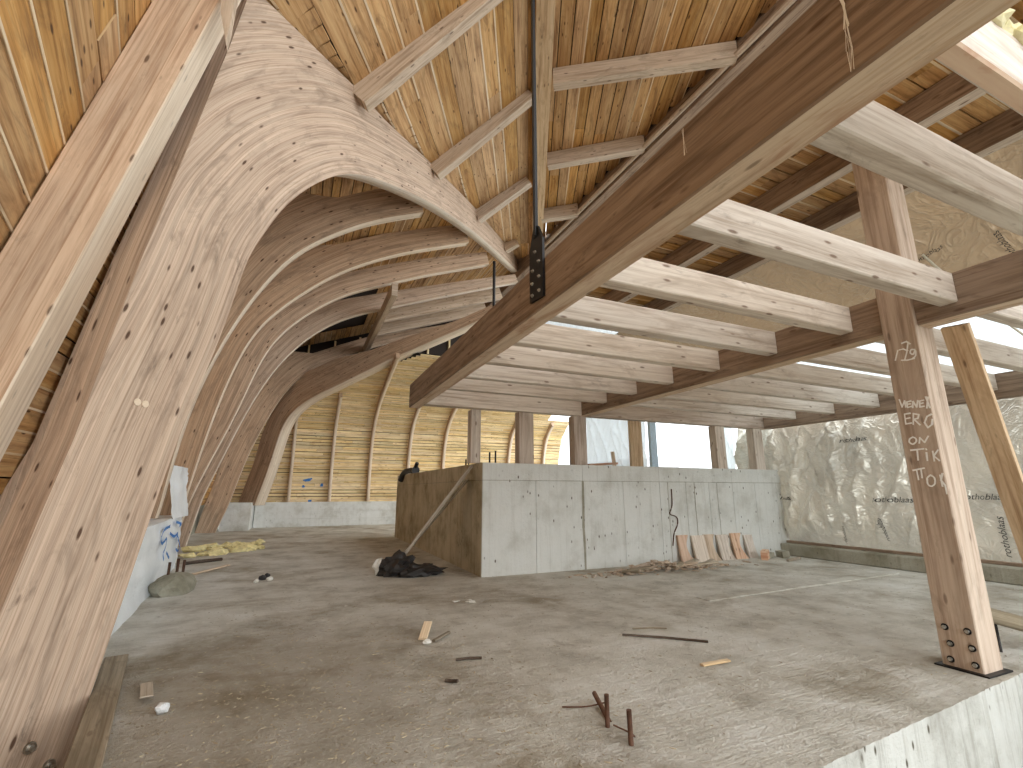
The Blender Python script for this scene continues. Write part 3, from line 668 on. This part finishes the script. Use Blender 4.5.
mb=MB(); mb.beam((5.51,-1.0,3.285),(5.51,2.398,3.285),.22,.41,side=(1,0,0),ch=.01,mats={'bottom':1}); tag(mb.build('girder',[M['tie'],M['tieunder_lit']]),'dark girder running right out of the picture from the written post','beam',GD)
def joist(x0,x1,y,label,grp,th=.145,z0=3.2,z1=3.49,mats=('joist',),under=None):
    mb=MB(); k={'bottom':1} if under else None
    mb.beam((x0,y+th/2,(z0+z1)/2),(x1,y+th/2,(z0+z1)/2),th,z1-z0,side=(0,-1,0),ch=.01,mats=k)
    return tag(mb.build('floor_joist',[M[m] for m in mats]),label,'joist',grp)
J1='joists between the tie beam and the girder'; J2='joists between the girder and the right wall'
YJ=[1.13,2.06,2.98,3.89,4.80,5.74,6.66,7.58]
ordn=['nearest whole joist, passing above the top of the written post','joist meeting the girder right at the written post','third joist from the camera left of the girder, ending left of the post','fourth joist back left of the girder','fifth joist back left of the girder','sixth joist back left of the girder','seventh joist back left of the girder, one before the last','last joist left of the girder, beside the header on the enclosure']
mb=joist(1.975,5.395,.665,'orange stained joist at the upper right corner with foam on top',J1,th=.085,mats=('joist','joistwarm'),under=True,z0=3.2,z1=3.5)
for y,l in zip(YJ,ordn): joist(1.975,5.395,y,l,J1)
for y,l in zip(YJ[1:],['joist right of the girder, nearest the camera at the right picture edge','second joist back right of the girder, right of the leaning plank','third joist back right of the girder, passing behind the post','fourth joist back right of the girder','fifth joist back right of the girder','sixth joist back right of the girder','last joist right of the girder before the back header']): joist(5.63,10.88,y,l,J2)
HB='header beams on the concrete enclosure'
mb=MB(); mb.beam((1.98,8.6,3.28),(5.39,8.6,3.28),.2,.42,side=(0,1,0)); tag(mb.build('header_beam',M['joist']),'left header beam joining the far ends of tie beam and girder','beam',HB)
mb=MB(); mb.beam((5.63,8.6,3.28),(11.0,8.6,3.28),.2,.42,side=(0,1,0)); tag(mb.build('header_beam',M['post']),'right header beam above the white sky opening','beam',HB)
mb=MB(); mb.beam((11.0,-1,3.28),(11.0,8.48,3.28),.22,.42,side=(1,0,0)); tag(mb.build('wall_plate_beam',M['tie']),'dark plate beam along the top of the plastic covered right wall','beam')
PG='square posts standing on the concrete enclosure'
for x0,x1,y,l,m in ((2.97,3.17,8.66,'pale slim post at the near left corner of the enclosure','joist'),(3.95,4.27,8.56,'brown square post with a dark side, second on the enclosure','post'),(5.22,5.53,8.56,'stout post under the far end of the girder','post'),(9.2,9.5,8.52,'pale post right of the white sky opening','joist'),(10.5,10.82,8.52,'rightmost post on the enclosure','joist')):
    mb=MB(); mb.beam(((x0+x1)/2,y+.1,2.032),((x0+x1)/2,y+.1,3.064),x1-x0,.22,side=(1,0,0)); tag(mb.build('enclosure_post',M[m]),l,'post',PG)
# foam and lining above the orange joist
mb=MB()
for k in range(14): mb.lump((2.3+.3*k+random.uniform(-.05,.05),.69+random.uniform(-.03,.03),3.53),.16,(1.2,.55,.35),seed=k,amp=.6,sub=3,fr=2.6)
tag(mb.build('insulation_strip',M['foamw']),'pale yellow foam insulation lying along the orange stained joist','insulation')

# ---------------------------------------------------------------- right deck: purlins and boards
DG='deck purlins above the right bay'
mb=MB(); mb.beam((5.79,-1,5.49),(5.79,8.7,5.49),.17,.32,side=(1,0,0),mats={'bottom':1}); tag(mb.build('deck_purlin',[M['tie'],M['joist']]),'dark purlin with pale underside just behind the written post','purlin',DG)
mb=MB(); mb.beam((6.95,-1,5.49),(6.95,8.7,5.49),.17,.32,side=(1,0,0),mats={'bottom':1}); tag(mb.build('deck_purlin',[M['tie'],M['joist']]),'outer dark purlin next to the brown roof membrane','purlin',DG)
mb=MB(); rows=[]; y=-1
while y<8.6:
    w=random.uniform(.16,.22); rows.append(((4.2,y+w/2,5.68),(7.05,y+w/2,5.68),(0,1,0),(0,0,-1),w)); y+=w
plank_field(mb,rows,len_rng=(1.5,3),batten=.5,th=.03)
mb.box((4.2,-1,5.72),(7.05,8.7,5.735),mat=2)
tag(mb.build('ceiling',BM),kind='structure')

# ---------------------------------------------------------------- plastic sheets
def sheetmesh(fn,ns,nt_,name,mat,kind=None,flip=False):
    mb=MB(); G=[[fn(i/ns,j/nt_) for j in range(nt_+1)] for i in range(ns+1)]
    mb.grid(G,[[(i/ns*5,j/nt_*2) for j in range(nt_+1)] for i in range(ns+1)],.5,0,True,flip)
    o=mb.build(name,mat); 
    if kind: tag(o,kind=kind)
    return o
def wr(a,b,seed):   # folded, pulled foil relief (metres)
    x=noise.noise(V((a*.7,b*.45,seed)))*.12
    r=1-abs(noise.noise(V((a*1.5+b*.7,b*.5,seed+5)))) ; x+=(r**6)*.10
    r=1-abs(noise.noise(V((a*3.2-b*1.2,b*.8-a*.3,seed+9)))) ; x+=(r**8)*.05
    return x
def wall_fn(s,t):
    y=9.7-s*11.2; z=.30+t*2.95
    fold=(1-abs(noise.noise(V((y*2.1+z*.25,z*.22,4.4)))))**5*.22+(1-abs(noise.noise(V((y*4.3-z*.5,z*.4,8.4)))))**6*.09
    fold*=min(1,max(.12,(y-5.2)/1.5))*min(1,(1-abs(2*t-1))*2.5+.1)
    amp=.35+.6*min(1,max(0,(y-4.5)/3)); amp*=min(1,(1-abs(2*t-1))*3+.25)
    bulge=.18*max(0,1-abs(y-8.2)/1.6)*(1-t*.5)
    return V((11.42-wr(y,z,2.0)*amp*1.9-bulge*.5-fold,y,z))
WR=sheetmesh(wall_fn,260,60,'wall_right',M['membrane'],'structure')
def roof_fn(s,t):
    y=9.7-s*11.2; 
    x=7.06+t*4.0; z=5.42-t*1.98-.10*sin(pi*t)
    return V((x-.5*wr(y,x,7.0)*.5,y,z-wr(y*1.4,x*1.2,7.0)*.9*sin(pi*min(1,max(0,t)))))
WC=sheetmesh(lambda s,t: roof_fn(s,t*.52),110,40,'ceiling',M['membrane2'],'structure')
sheetmesh(lambda s,t: roof_fn(s,.52+t*.5),140,40,'ceiling',M['sheet'],'structure')
# printed membrane wording
def words(fn_pt,parent,name='printed_name'):
    cu=bpy.data.curves.new('t','FONT'); cu.body='rothoblaas'; cu.size=1; cu.align_x='CENTER'; cu.align_y='CENTER'; cu.shear=.25
    ob=bpy.data.objects.new('t',cu); C.objects.link(ob)
    dg=bpy.context.evaluated_depsgraph_get(); me=bpy.data.meshes.new_from_object(ob.evaluated_get(dg))
    bpy.data.objects.remove(ob); 
    bm=bmesh.new(); bm.from_mesh(me); bmesh.ops.subdivide_edges(bm,edges=[e for e in bm.edges if e.calc_length()>.3],cuts=2)
    for v in bm.verts: v.co=fn_pt(v.co.x,v.co.y)
    bm.to_mesh(me); bm.free()
    me.materials.clear(); me.materials.append(M['ink'])
    o=bpy.data.objects.new(name,me); C.objects.link(o); o.parent=parent; o['label']='black printed wording'
    return o
def on_wall(y0,z0,size,vertical=False,back=.03):
    def f(x,y):
        # text reads left to right as y decreases
        if vertical: dy,dz=y*size,x*size
        else: dy,dz=-x*size,y*size
        yy=y0+dy; zz=z0+dz
        p=wall_fn((9.7-yy)/11.2,(zz-.3)/2.95); return p+V((-back,0,0))
    return f
for y0,z0,sz,ve in ((6.0,1.33,.16,False),(6.25,.72,.11,True),(7.1,.55,.09,True),(4.42,.72,.16,True),(6.55,2.62,.14,False),(8.35,1.33,.12,False),(4.6,1.40,.15,False),(2.6,1.35,.15,False),(2.4,.72,.15,True)):
    words(on_wall(y0,z0,sz,ve),WR)
def on_roof(y0,x0,size,vertical=False):
    def f(x,y):
        if vertical: dx,dy=-x*size,y*size
        else: dx,dy=y*size*-1,-x*size
        p=roof_fn((9.7-(y0+dy))/11.2,(x0+dx-7.06)/4.0); return p+V((-.015,0,-.02))
    return f
for y0,x0,sz,ve in ((2.55,8.30,.115,True),(2.26,7.35,.10,True),(3.25,7.95,.085,False)): words(on_roof(y0,x0,sz,ve),WC)
mb=MB(); mb.tube([roof_fn((9.7-3.26)/11.2,.20)+V((-.05,0,-.1)),roof_fn((9.7-3.17)/11.2,.42)+V((-.03,0,-.1)),V((10.9,3.1,3.52))],.018,6); tag(mb.build('pale_cord',M['rope']),'thin pale cord stretched under the brown roof membrane','cord')
# sheets and frame at the back opening (they stand on the enclosure top)
def hang(x0,x1,y,z0,z1,seed,amp=.5):
    return lambda s,t: V((x0+(x1-x0)*s,y+wr((x0+(x1-x0)*s)*2.2,(z0+(z1-z0)*t)*1.5,seed)*amp,z0+(z1-z0)*t))
SG='clear plastic sheets at the back opening'
tag(sheetmesh(hang(6.2,8.0,9.62,2.035,3.62,11),60,40,'plastic_sheet',M['sheet'],flip=True),'crumpled clear plastic sheet left of the white sky opening','plastic sheet',SG)
tag(sheetmesh(hang(10.3,11.05,9.62,2.035,3.62,13),40,40,'plastic_sheet',M['sheet'],flip=True),'crumpled clear plastic sheet between the two right posts','plastic sheet',SG)
tag(sheetmesh(hang(4.9,8.0,9.32,3.7,5.95,15),70,50,'plastic_sheet',M['sheet'],flip=True),'bright plastic sheet showing as a strip between the joists','plastic sheet',SG)
mb=MB(); mb.beam((7.6,9.55,2.035),(7.6,9.55,3.65),.36,.08,side=(1,0,0)); tag(mb.build('opening_stud',M['ridge']),'yellowish upright stud beside the crumpled clear sheet','stud')
mb=MB(); mb.beam((8.18,9.6,2.035),(8.18,9.6,3.65),.2,.1,side=(1,0,0)); tag(mb.build('steel_upright',M['bluewhite']),'pale blue upright edge of the white sky opening','frame')
OF='boards lying on the enclosure top'
mb=MB(); mb.beam((5.85,9.1,2.07),(6.7,9.2,2.13),.2,.05,side=(0,1,0)); tag(mb.build('orange_board',M['joistwarm']),'orange board lying on the enclosure behind the girder post','board')
mb=MB(); mb.beam((6.80,9.36,2.04),(6.80,9.42,2.42),.09,.04,side=(1,0,0)); tag(mb.build('yellow_batten',M['ridge']),'short yellow batten standing against the clear sheet','batten')
# distant house roof seen through the opening
HS=empty('distant_house',(24,34,-3.5),'faint grey gabled house roof far off in the white opening','building')
mb=MB(); mb.box((21,31,-3.5),(30,38,2.9)); mb.build('wall',M['block'],HS)
mb=MB(); A=[(20.7,30.7,2.9),(30.3,30.7,2.9),(30.3,38.3,2.9),(20.7,38.3,2.9)]; R1=(26.5,30.7,4.3); R2=(26.5,38.3,4.3)
mb.face([A[0],R1,R2,A[3]],[(0,0),(1,0),(1,1),(0,1)]); mb.face([R1,A[1],A[2],R2],[(0,0),(1,0),(1,1),(0,1)]); mb.face([A[0],A[1],R1],[(0,0),(1,0),(1,1)]); mb.face([A[2],A[3],R2],[(0,0),(1,0),(1,1)]); mb.face(A[::-1],[(0,0),(1,0),(1,1),(0,1)])
mb.build('roof',M['roofgrey'],HS)

# ---------------------------------------------------------------- concrete enclosure
EN=empty('concrete_enclosure',(3.14,8.44,0),'big raw concrete enclosure with a pale front and brown stained left side','concrete upstand')
x0,x1,y0,y1,zt=3.14,11.75,8.44,16.9,2.03
mb=MB(); mb.box((x0+.02,y0+.02,0),(x1,y1,zt-.004),ch=.004,mat=0)
mb.build('core',M['kerb'],EN)
mb=MB(); seams=[x0,4.25,5.32,6.32,7.3,8.05,8.75,9.5,10.25,11.0,x1]
for a,b in zip(seams[:-1],seams[1:]):
    mb.box((a+.003,y0,.0),(b-.003,y0+.03,1.70),ch=.004,rnd=random.random()); 
for a,b in zip([x0,5.32,7.3,9.5],[5.32,7.3,9.5,x1]): mb.box((a+.003,y0,1.708),(b-.003,y0+.03,zt),ch=.004)
FF=mb.build('front_face',M['conc'],EN)
mb=MB(); ss=[y0+.03,9.6,10.8,12.2,13.6,15.2,y1]
for a,b in zip(ss[:-1],ss[1:]): mb.box((x0,a+.004,0),(x0+.03,b-.004,1.70),ch=.004)
for a,b in zip([y0+.03,11.5],[11.5,y1]): mb.box((x0,a+.003,1.708),(x0+.03,b-.003,zt),ch=.004)
mb.build('side_face',M['concdark'],EN)
for (x,w) in ((5.32,.05),(7.52,.018),(8.30,.02),(9.0,.014)):
    mb=MB(); pts=[(x+.02*noise.noise(V((x,z*2,0))),y0-.004,z) for z in (.02,.4,.8,1.2,1.69)]
    mb.ribbon(pts,w,(0,-1,0)); tag(mb.build('seam_stain',M['kerb'],FF),'dark vertical seam stain')
mb=MB(); pts=[(7.62,y0-.012,1.55),(7.6,y0-.02,1.2),(7.52,y0-.02,1.02),(7.7,y0-.02,.95),(7.72,y0-.02,.8),(7.6,y0-.02,.6),(7.55,y0-.015,.35)]
mb.tube(catmull(pts,30),.012,6); mb.build('loose_wire',M['rust'],FF)
RB='rebar stubs on the enclosure top'
for x,y,h,l in ((3.3,8.5,.2,'left rebar stub on the near corner of the enclosure top'),(3.42,8.5,.23,'right rebar stub on the near corner of the enclosure top'),(3.2,9.45,.16,'rebar stub on the enclosure top above the leaning plank'),(3.2,9.62,.13,'shorter rebar stub on the enclosure top above the leaning plank')):
    mb=MB(); mb.tube([(x,y,2.03),(x,y,2.03+h)],.018,8); tag(mb.build('rebar_stub',M['darkrod']),l,'rebar',RB)
# leaning formwork planks, sack and black pipe elbow
mb=MB(); mb.beam((1.74,9.42,.06),(3.09,8.90,2.0),.07,.06,side=(.36,.93,0)); tag(mb.build('leaning_plank',M['paledirty']),'long dirty plank leaning against the brown side of the enclosure','plank')
mb=MB(); mb.beam((1.86,9.75,.12),(3.08,9.15,1.72),.30,.04,side=(.36,.93,0)); tag(mb.build('leaning_plank',M['dirtywood']),'shorter brown plank leaning behind the long dirty plank','plank')
mb=MB(); mb.lump((1.80,9.3,.16),.30,(1.0,.8,.75),seed=3,amp=.7,sub=3,fr=2.4); mb.lump((2.22,9.05,.08),.26,(1.4,.7,.45),seed=8,amp=.8,sub=3,fr=2.6); tag(mb.build('plastic_sack',M['sackd']),'crumpled black plastic sack at the foot of the leaning plank','sack')
mb=MB(); mb.lump((1.50,9.45,.14),.12,(.8,.8,1.3),seed=13,amp=.6,sub=2); tag(mb.build('paper_scrap',M['white']),'white paper scrap tucked beside the black sack','scrap')
PE=empty('pipe_elbow',(3.22,15.0,2.03),'bent black plastic pipe piece on the far top edge of the enclosure','pipe')
mb=MB(); pts=[(3.06,15.9,1.85),(3.1,15.7,2.05),(3.16,15.4,2.13),(3.26,14.9,2.13)]; mb.tube(catmull(pts,16),.09,12); mb.build('pipe',M['black'],PE)
mb=MB(); mb.tube([(3.26,14.95,2.13),(3.29,14.75,2.14)],.1,12,taper=[1,1.25]); mb.tube([(3.27,14.85,2.14),(3.31,14.7,2.36)],.06,8); mb.build('socket',M['black'],PE)

# curved offcuts leaning against the enclosure front
OG='curved board offcuts leaning on the enclosure'
def offcut(x,w,h,cut,label,mat):
    mb=MB(); t=.05; n=10; f=[];y_=8.27
    pr=[]
    for k in range(n+1):
        z=h*k/n; a=cut*sin(pi*.9*k/n); pr.append((x+a*.0, x+w-a, z))
    lean=lambda z: y_+.13*z/h
    F=[[V((l,lean(z),z)),V((r,lean(z),z))] for l,r,z in pr]; B=[[p+V((0,t,0)) for p in row] for row in F]
    UV=[[(z,0),(z,r-l)] for l,r,z in pr]; rn=random.random()
    mb.grid(F,UV,rn,0,False); mb.grid(B,UV,rn,0,False,True)
    mb.grid([[a[1],b[1]] for a,b in zip(F,B)],[[(0,0),(.05,0)]]*(n+1),rn,0,False); mb.grid([[a[0],b[0]] for a,b in zip(F,B)],[[(0,0),(.05,0)]]*(n+1),rn,0,False,True)
    mb.face([F[0][0],B[0][0],B[0][1],F[0][1]],[(0,0),(.1,0),(.1,.1),(0,.1)]); mb.face([F[-1][0],F[-1][1],B[-1][1],B[-1][0]],[(0,0),(.1,0),(.1,.1),(0,.1)])
    tag(mb.build('board_offcut',mat),label,'offcut',OG)
for k,(x,w,h,cut,l,m) in enumerate(((7.66,.36,.56,.16,'leftmost brown curved offcut leaning on the enclosure',M['joistwarm']),(8.06,.34,.54,-.06,'second offcut from the left, pale with a rounded edge',M['joist']),(8.42,.36,.55,.14,'third offcut from the left with a brown patch',M['jack']),(8.80,.40,.53,.08,'fourth offcut from the left, pale and wide',M['joist']),(9.24,.38,.55,.16,'fifth offcut with a deep curved cut',M['joistwarm']),(9.66,.28,.50,.03,'rightmost grey upright offcut by the enclosure end',M['joist']))): offcut(x,w,h,cut,l,m)
# rubble heap in front (countable big pieces + fine litter)
SG2='broken wood pieces heaped before the enclosure'
dirs=['flat brown wood piece at the left end of the heap','curled bark piece second from the left in the heap','thick brown chunk in the middle of the heap','long pale splinter on top of the heap','twisted brown piece right of the heap middle','brown plank end at the back of the heap','pale broken board at the right end of the heap','short grey block in front of the offcuts','flat pale board lying before the offcuts']
for k,l in enumerate(dirs):
    x=5.75+k*.27+random.uniform(-.05,.05); y=7.75+random.uniform(-.2,.15)+(.05 if k>6 else 0); a=random.uniform(-1.2,1.2); Lh=random.uniform(.16,.34)
    zc=.06+.05*max(0,1-abs(k-4)/4)
    mb=MB(); mb.beam((x-cos(a)*Lh,y-sin(a)*Lh*.5,zc-.02),(x+cos(a)*Lh,y+sin(a)*Lh*.5,zc+random.uniform(.0,.06)),random.uniform(.08,.15),random.uniform(.03,.06),rnd=random.random())
    tag(mb.build('wood_scrap',M['dirtywood'] if k in(0,1,4) else M['jack'] if k in (2,5) else M['paledirty']),l,'wood scrap',SG2)
mb=MB()
for k in range(420):
    x=random.gauss(6.7,.75); y=7.95-abs(random.gauss(0,.25)); hmax=.16*math.exp(-((x-6.6)/.7)**2)
    mb.lump((x,min(y,8.35),random.uniform(0,hmax)+.01),random.uniform(.012,.04),(random.uniform(.8,3.2),random.uniform(.5,1.2),.5),seed=k,sub=1,amp=.8,rot=random.random()*3)
tag(mb.build('wood_litter',M['jack']),'brown bark and wood litter piled along the foot of the enclosure','litter',None,'stuff')
# junk at right end
JG='debris in the corner by the right kerb'
for k,(x,y,sx,sy,sz,r,l) in enumerate(((10.05,8.1,.4,.1,.10,.3,'grey block lying in the corner by the kerb'),(10.45,8.05,.16,.3,.14,-.4,'dark upright lump in the corner beside the kerb'),(10.2,7.6,.5,.06,.05,.15,'pale batten lying across the corner debris'),(9.75,7.95,.22,.14,.2,.5,'tan offcut lying right of the leaning offcuts'))):
    mb=MB(); mb.beam((x-cos(r)*sx/2,y-sin(r)*sx/2,sz/2),(x+cos(r)*sx/2,y+sin(r)*sx/2,sz/2+.02),sy,sz,rnd=random.random()); tag(mb.build('corner_scrap',M['kerb'] if k<2 else M['paledirty'] if k==2 else M['joistwarm']),l,'debris',JG)

# ---------------------------------------------------------------- right kerb and leaning plank, pole
KR=empty('concrete_kerb',(11.0,3,0),'low mossy concrete kerb along the foot of the plastic covered wall','kerb')
mb=MB(); mb.box((10.9,-1,0),(11.9,8.42,.27),ch=.02); mb.build('kerb_body',M['kerb'],KR)
mb=MB(); mb.box((11.12,-1,.27),(11.24,8.42,.325),ch=.005); tag(mb.build('sill_batten',M['tie'],KR),'dark timber batten on the kerb')
mb=MB(); a=V((5.62,2.42,3.06)); b=V((7.05,2.55,.02)); mb.beam(a,b,.05,.22,side=(1,0,.45),ch=.004,mats={}) 
mb=MB(); mb.beam((5.70,2.24,3.07),(7.22,2.52,.03),.055,.21,side=(.9,0,.45),ch=.004); tag(mb.build('leaning_brace_plank',M['ridge']),'yellowish plank slanting from the girder down to the right picture edge','plank')
mb=MB(); mb.tube([(6.15,2.72,.36),(6.7,2.47,.20),(7.3,2.2,.075)],.07,12); mb2=mb
PL_=empty('timber_pole',(6.8,2.6,0),'round grey timber pole on a thin steel prop behind the written post','pole')
mb2.build('pole',M['dirtywood'],PL_)
for x,y,z in ((6.30,2.66,.28),):
    mb=MB(); mb.tube([(x,y,0),(x,y,z)],.014,8); mb.build('prop',M['darkrod'],PL_)

# ---------------------------------------------------------------- small things on the floor
RS='rusty rebars cast into the slab'
for pts,l in (([(1.99,2.95,-.02),(1.99,2.95,.19)],'left upright rusty rebar sticking out of the slab'),([(1.99,2.706,-.02),(1.985,2.706,.19)],'right upright rusty rebar, nearest the slab edge'),([(2.04,3.0,.0),(2.08,3.14,.025),(2.12,3.30,.06)],'bent rusty rebar leaning behind the left upright rebar')):
    mb=MB(); mb.tube(pts,.0165,10); tag(mb.build('rebar',M['rust']),l,'rebar',RS)
mb=MB(); mb.tube(catmull([(1.85,3.3,.012),(2.0,3.22,.02),(2.16,3.2,.03)],10),.005,6); tag(mb.build('tie_wire',M['rust']),'thin rusty wire lying across the bent rebar','wire')
mb=MB(); mb.tube(catmull([(2.0,2.9,.03),(2.06,2.82,.01),(2.06,2.76,.01),(2.0,2.72,.05)],12),.005,6); tag(mb.build('tie_wire',M['rust']),'thin rusty wire looping between the two upright rebars','wire')
mb=MB(); mb.beam((-.84,3.2,.03),(-1.36,5.75,.03),.17,.045,side=(1,.2,0)); tag(mb.build('edge_board',M['dirtywood']),'dirty board lying along the slab edge beside the foot of the huge rib','board')
mb=MB(); mb.lump((-.72,4.35,.035),.045,(1,.8,.8),seed=2,amp=.5); tag(mb.build('glass_shard',M['wrap']),'small crumpled clear wrapper beside the edge board','litter')
mb=MB(); mb.beam((-.95,4.95,.03),(-.86,4.55,.06),.08,.008,side=(1,0,0)); tag(mb.build('card_scrap',M['paledirty']),'small pale card scrap leaning by the edge board','scrap')
mb=MB(); mb.beam((1.31,5.22,.02),(1.42,5.45,.12),.09,.02); tag(mb.build('wood_chip',M['batten']),'pale split wood chip standing up on the open floor','wood chip')
mb=MB(); mb.beam((1.40,5.12,.02),(1.62,5.32,.03),.04,.025); tag(mb.build('wood_chip',M['dirtywood']),'dark chip lying right beside the pale split chip','wood chip')
mb=MB(); mb.lump((1.33,5.12,.022),.032,(1.5,.8,.7),seed=5,amp=.7); tag(mb.build('plaster_lump',M['white']),'white lump at the left of the pale split chip','lump')
for p,q,r,l in (((1.45,4.53,.012),(1.68,4.48,.012),.012,'short dark stick on the floor in front of the pale split chip'),((3.3,4.55,.012),(3.95,4.0,.012),.012,'long dark stick lying across the floor left of the tan scrap'),((3.55,4.7,.01),(3.9,4.55,.01),.008,'thin twig behind the long dark stick'),((1.23,4.1,.012),(1.3,4.0,.03),.014,'tiny dark peg on the floor left of the short dark stick'),((-2.02,12.3,.03),(-1.40,12.75,.03),.035,'dark stick in front of the yellow foam')):
    mb=MB(); mb.tube([p,((p[0]+q[0])/2,(p[1]+q[1])/2,p[2]+.006),q],r,7); tag(mb.build('stick',M['darkstick'] if r>.01 else M['dirtywood']),l,'stick','sticks on the floor')
mb=MB(); mb.beam((3.38,3.52,.015),(3.68,3.50,.02),.05,.02); tag(mb.build('wood_scrap',M['batten']),'tan scrap of wood on the open floor between rebars and post','wood scrap')
mb=MB(); mb.beam((-1.66,10.7,.02),(-1.15,11.7,.03),.07,.03); tag(mb.build('loose_batten',M['ridge']),'pale batten lying at the end of the white knee wall','batten')
mb=MB(); 
for k in range(26): mb.lump((-2.25+k*.055+random.uniform(-.1,.1),14.0+random.uniform(-.6,1.6)+k*.05,.05),random.uniform(.05,.16),(1.5,1,.6),seed=k+40,amp=.9,sub=2)
tag(mb.build('foam_pieces',M['foam']),'yellow foam insulation scraps piled at the feet of the far ribs','insulation',None,'stuff')
# footing lump with rebars at the knee wall end
FT=empty('concrete_footing',(-1.6,9.1,0),'lumpy whitish concrete footing with rebar stubs at the knee wall','footing')
mb=MB(); mb.lump((-1.62,9.2,.06),.30,(.95,1.5,.75),seed=21,amp=.25,sub=3); mb.build('footing_lump',M['kerb'],FT)
for x,y,h in ((-1.72,9.3,.42),(-1.62,9.35,.46),(-1.55,9.42,.43)):
    mb=MB(); mb.tube([(x,y,.1),(x,y,h)],.02,8); mb.build('rebar',M['rust'],FT)
# hanging plastic at the end of the knee wall
def hw(s,t): 
    y=10.3+s*1.5; return V((-2.02+.0*s+wr(y*3,t*2,31)*.35-.12*t,y,1.02+t*.95))
tag(sheetmesh(hw,24,24,'plastic_strip',M['wrap']),'white plastic strip hanging between ribs above the knee wall end','plastic sheet')
# raised screed strip / line on the floor
mb=MB(); mb.beam((5.4,5.5,.006),(10.4,5.76,.008),.24,.018,side=(0,1,0),ch=.008); tag(mb.build('screed_strip',M['floor']),'long low screed strip crossing the floor to the right kerb','screed strip')
CL='small stones left of the enclosure'
for k,(x,y,r,l) in enumerate(((-.42,9.75,.06,'dark pebble in the small cluster on the left floor'),(-.30,9.62,.05,'pale pebble in the small cluster on the left floor'),(-.50,9.5,.04,'smallest pebble of the cluster on the left floor'),(-.36,10.0,.05,'rearmost pebble of the cluster on the left floor'))):
    mb=MB(); mb.lump((x,y,r*.6),r,(1,1,.8),seed=k+60,sub=2); tag(mb.build('pebble',M['sackd'] if k in (0,3) else M['white']),l,'pebble',CL)
mb=MB()
for k in range(7): mb.lump((2.05+random.uniform(0,.35),6.6+random.uniform(0,.25),.012),random.uniform(.02,.05),(1.4,1,.3),seed=k+80,sub=1)
tag(mb.build('plaster_flakes',M['white']),'white plaster flakes on the floor in front of the enclosure corner','plaster',None,'stuff')
# fine debris over the slab
mb=MB()
for k in range(3400):
    if random.random()<.6: x=random.gauss(.2,.9); y=abs(random.gauss(0,2.2))+2.3
    else: x=random.uniform(-1.5,10.5); y=random.uniform(2.4,8.2)
    if x<-1.0 or (x>3 and y>8.3) or y<2.25+.03*x: continue
    r=random.uniform(.002,.0065)
    mb.lump((x,y,r*.3),r,(random.uniform(1.0,4.5),1,.6),seed=k,sub=0 if k%3 else 1,rot=random.random()*3)
tag(mb.build('floor_grit',M['gravel']),'fine grit and wood crumbs scattered over the slab','grit',None,'stuff')

# ---------------------------------------------------------------- camera, light, colour
cam=bpy.data.cameras.new('camera'); co=bpy.data.objects.new('camera',cam); C.objects.link(co)
cam.sensor_width=36; cam.lens=36*472.45/1023; cam.clip_start=.05; cam.clip_end=400
co.location=(0,0,H); co.rotation_euler=(radians(90+12.8),0,radians(-23.84))
sc=bpy.context.scene; sc.camera=co
w=bpy.data.worlds.new('sky'); sc.world=w; w.use_nodes=True
bg=w.node_tree.nodes['Background']; bg.inputs[0].default_value=(.88,.95,1.0,1); bg.inputs[1].default_value=1.0
sun=bpy.data.lights.new('hazy_sun','SUN'); sun.energy=.9; sun.angle=radians(100); sun.color=(1,.97,.92)
so=bpy.data.objects.new('hazy_sun',sun); C.objects.link(so)
so.rotation_euler=V((-.22,.88,-.42)).to_track_quat('-Z','Y').to_euler()
sc.view_settings.view_transform='Standard'; sc.view_settings.look='None'; sc.view_settings.exposure=1.5; sc.view_settings.gamma=1
sc.view_settings.use_curve_mapping=False
try:
    sc.cycles.use_denoising=True; sc.cycles.max_bounces=10; sc.cycles.diffuse_bounces=6; sc.cycles.sample_clamp_indirect=6
except Exception: pass
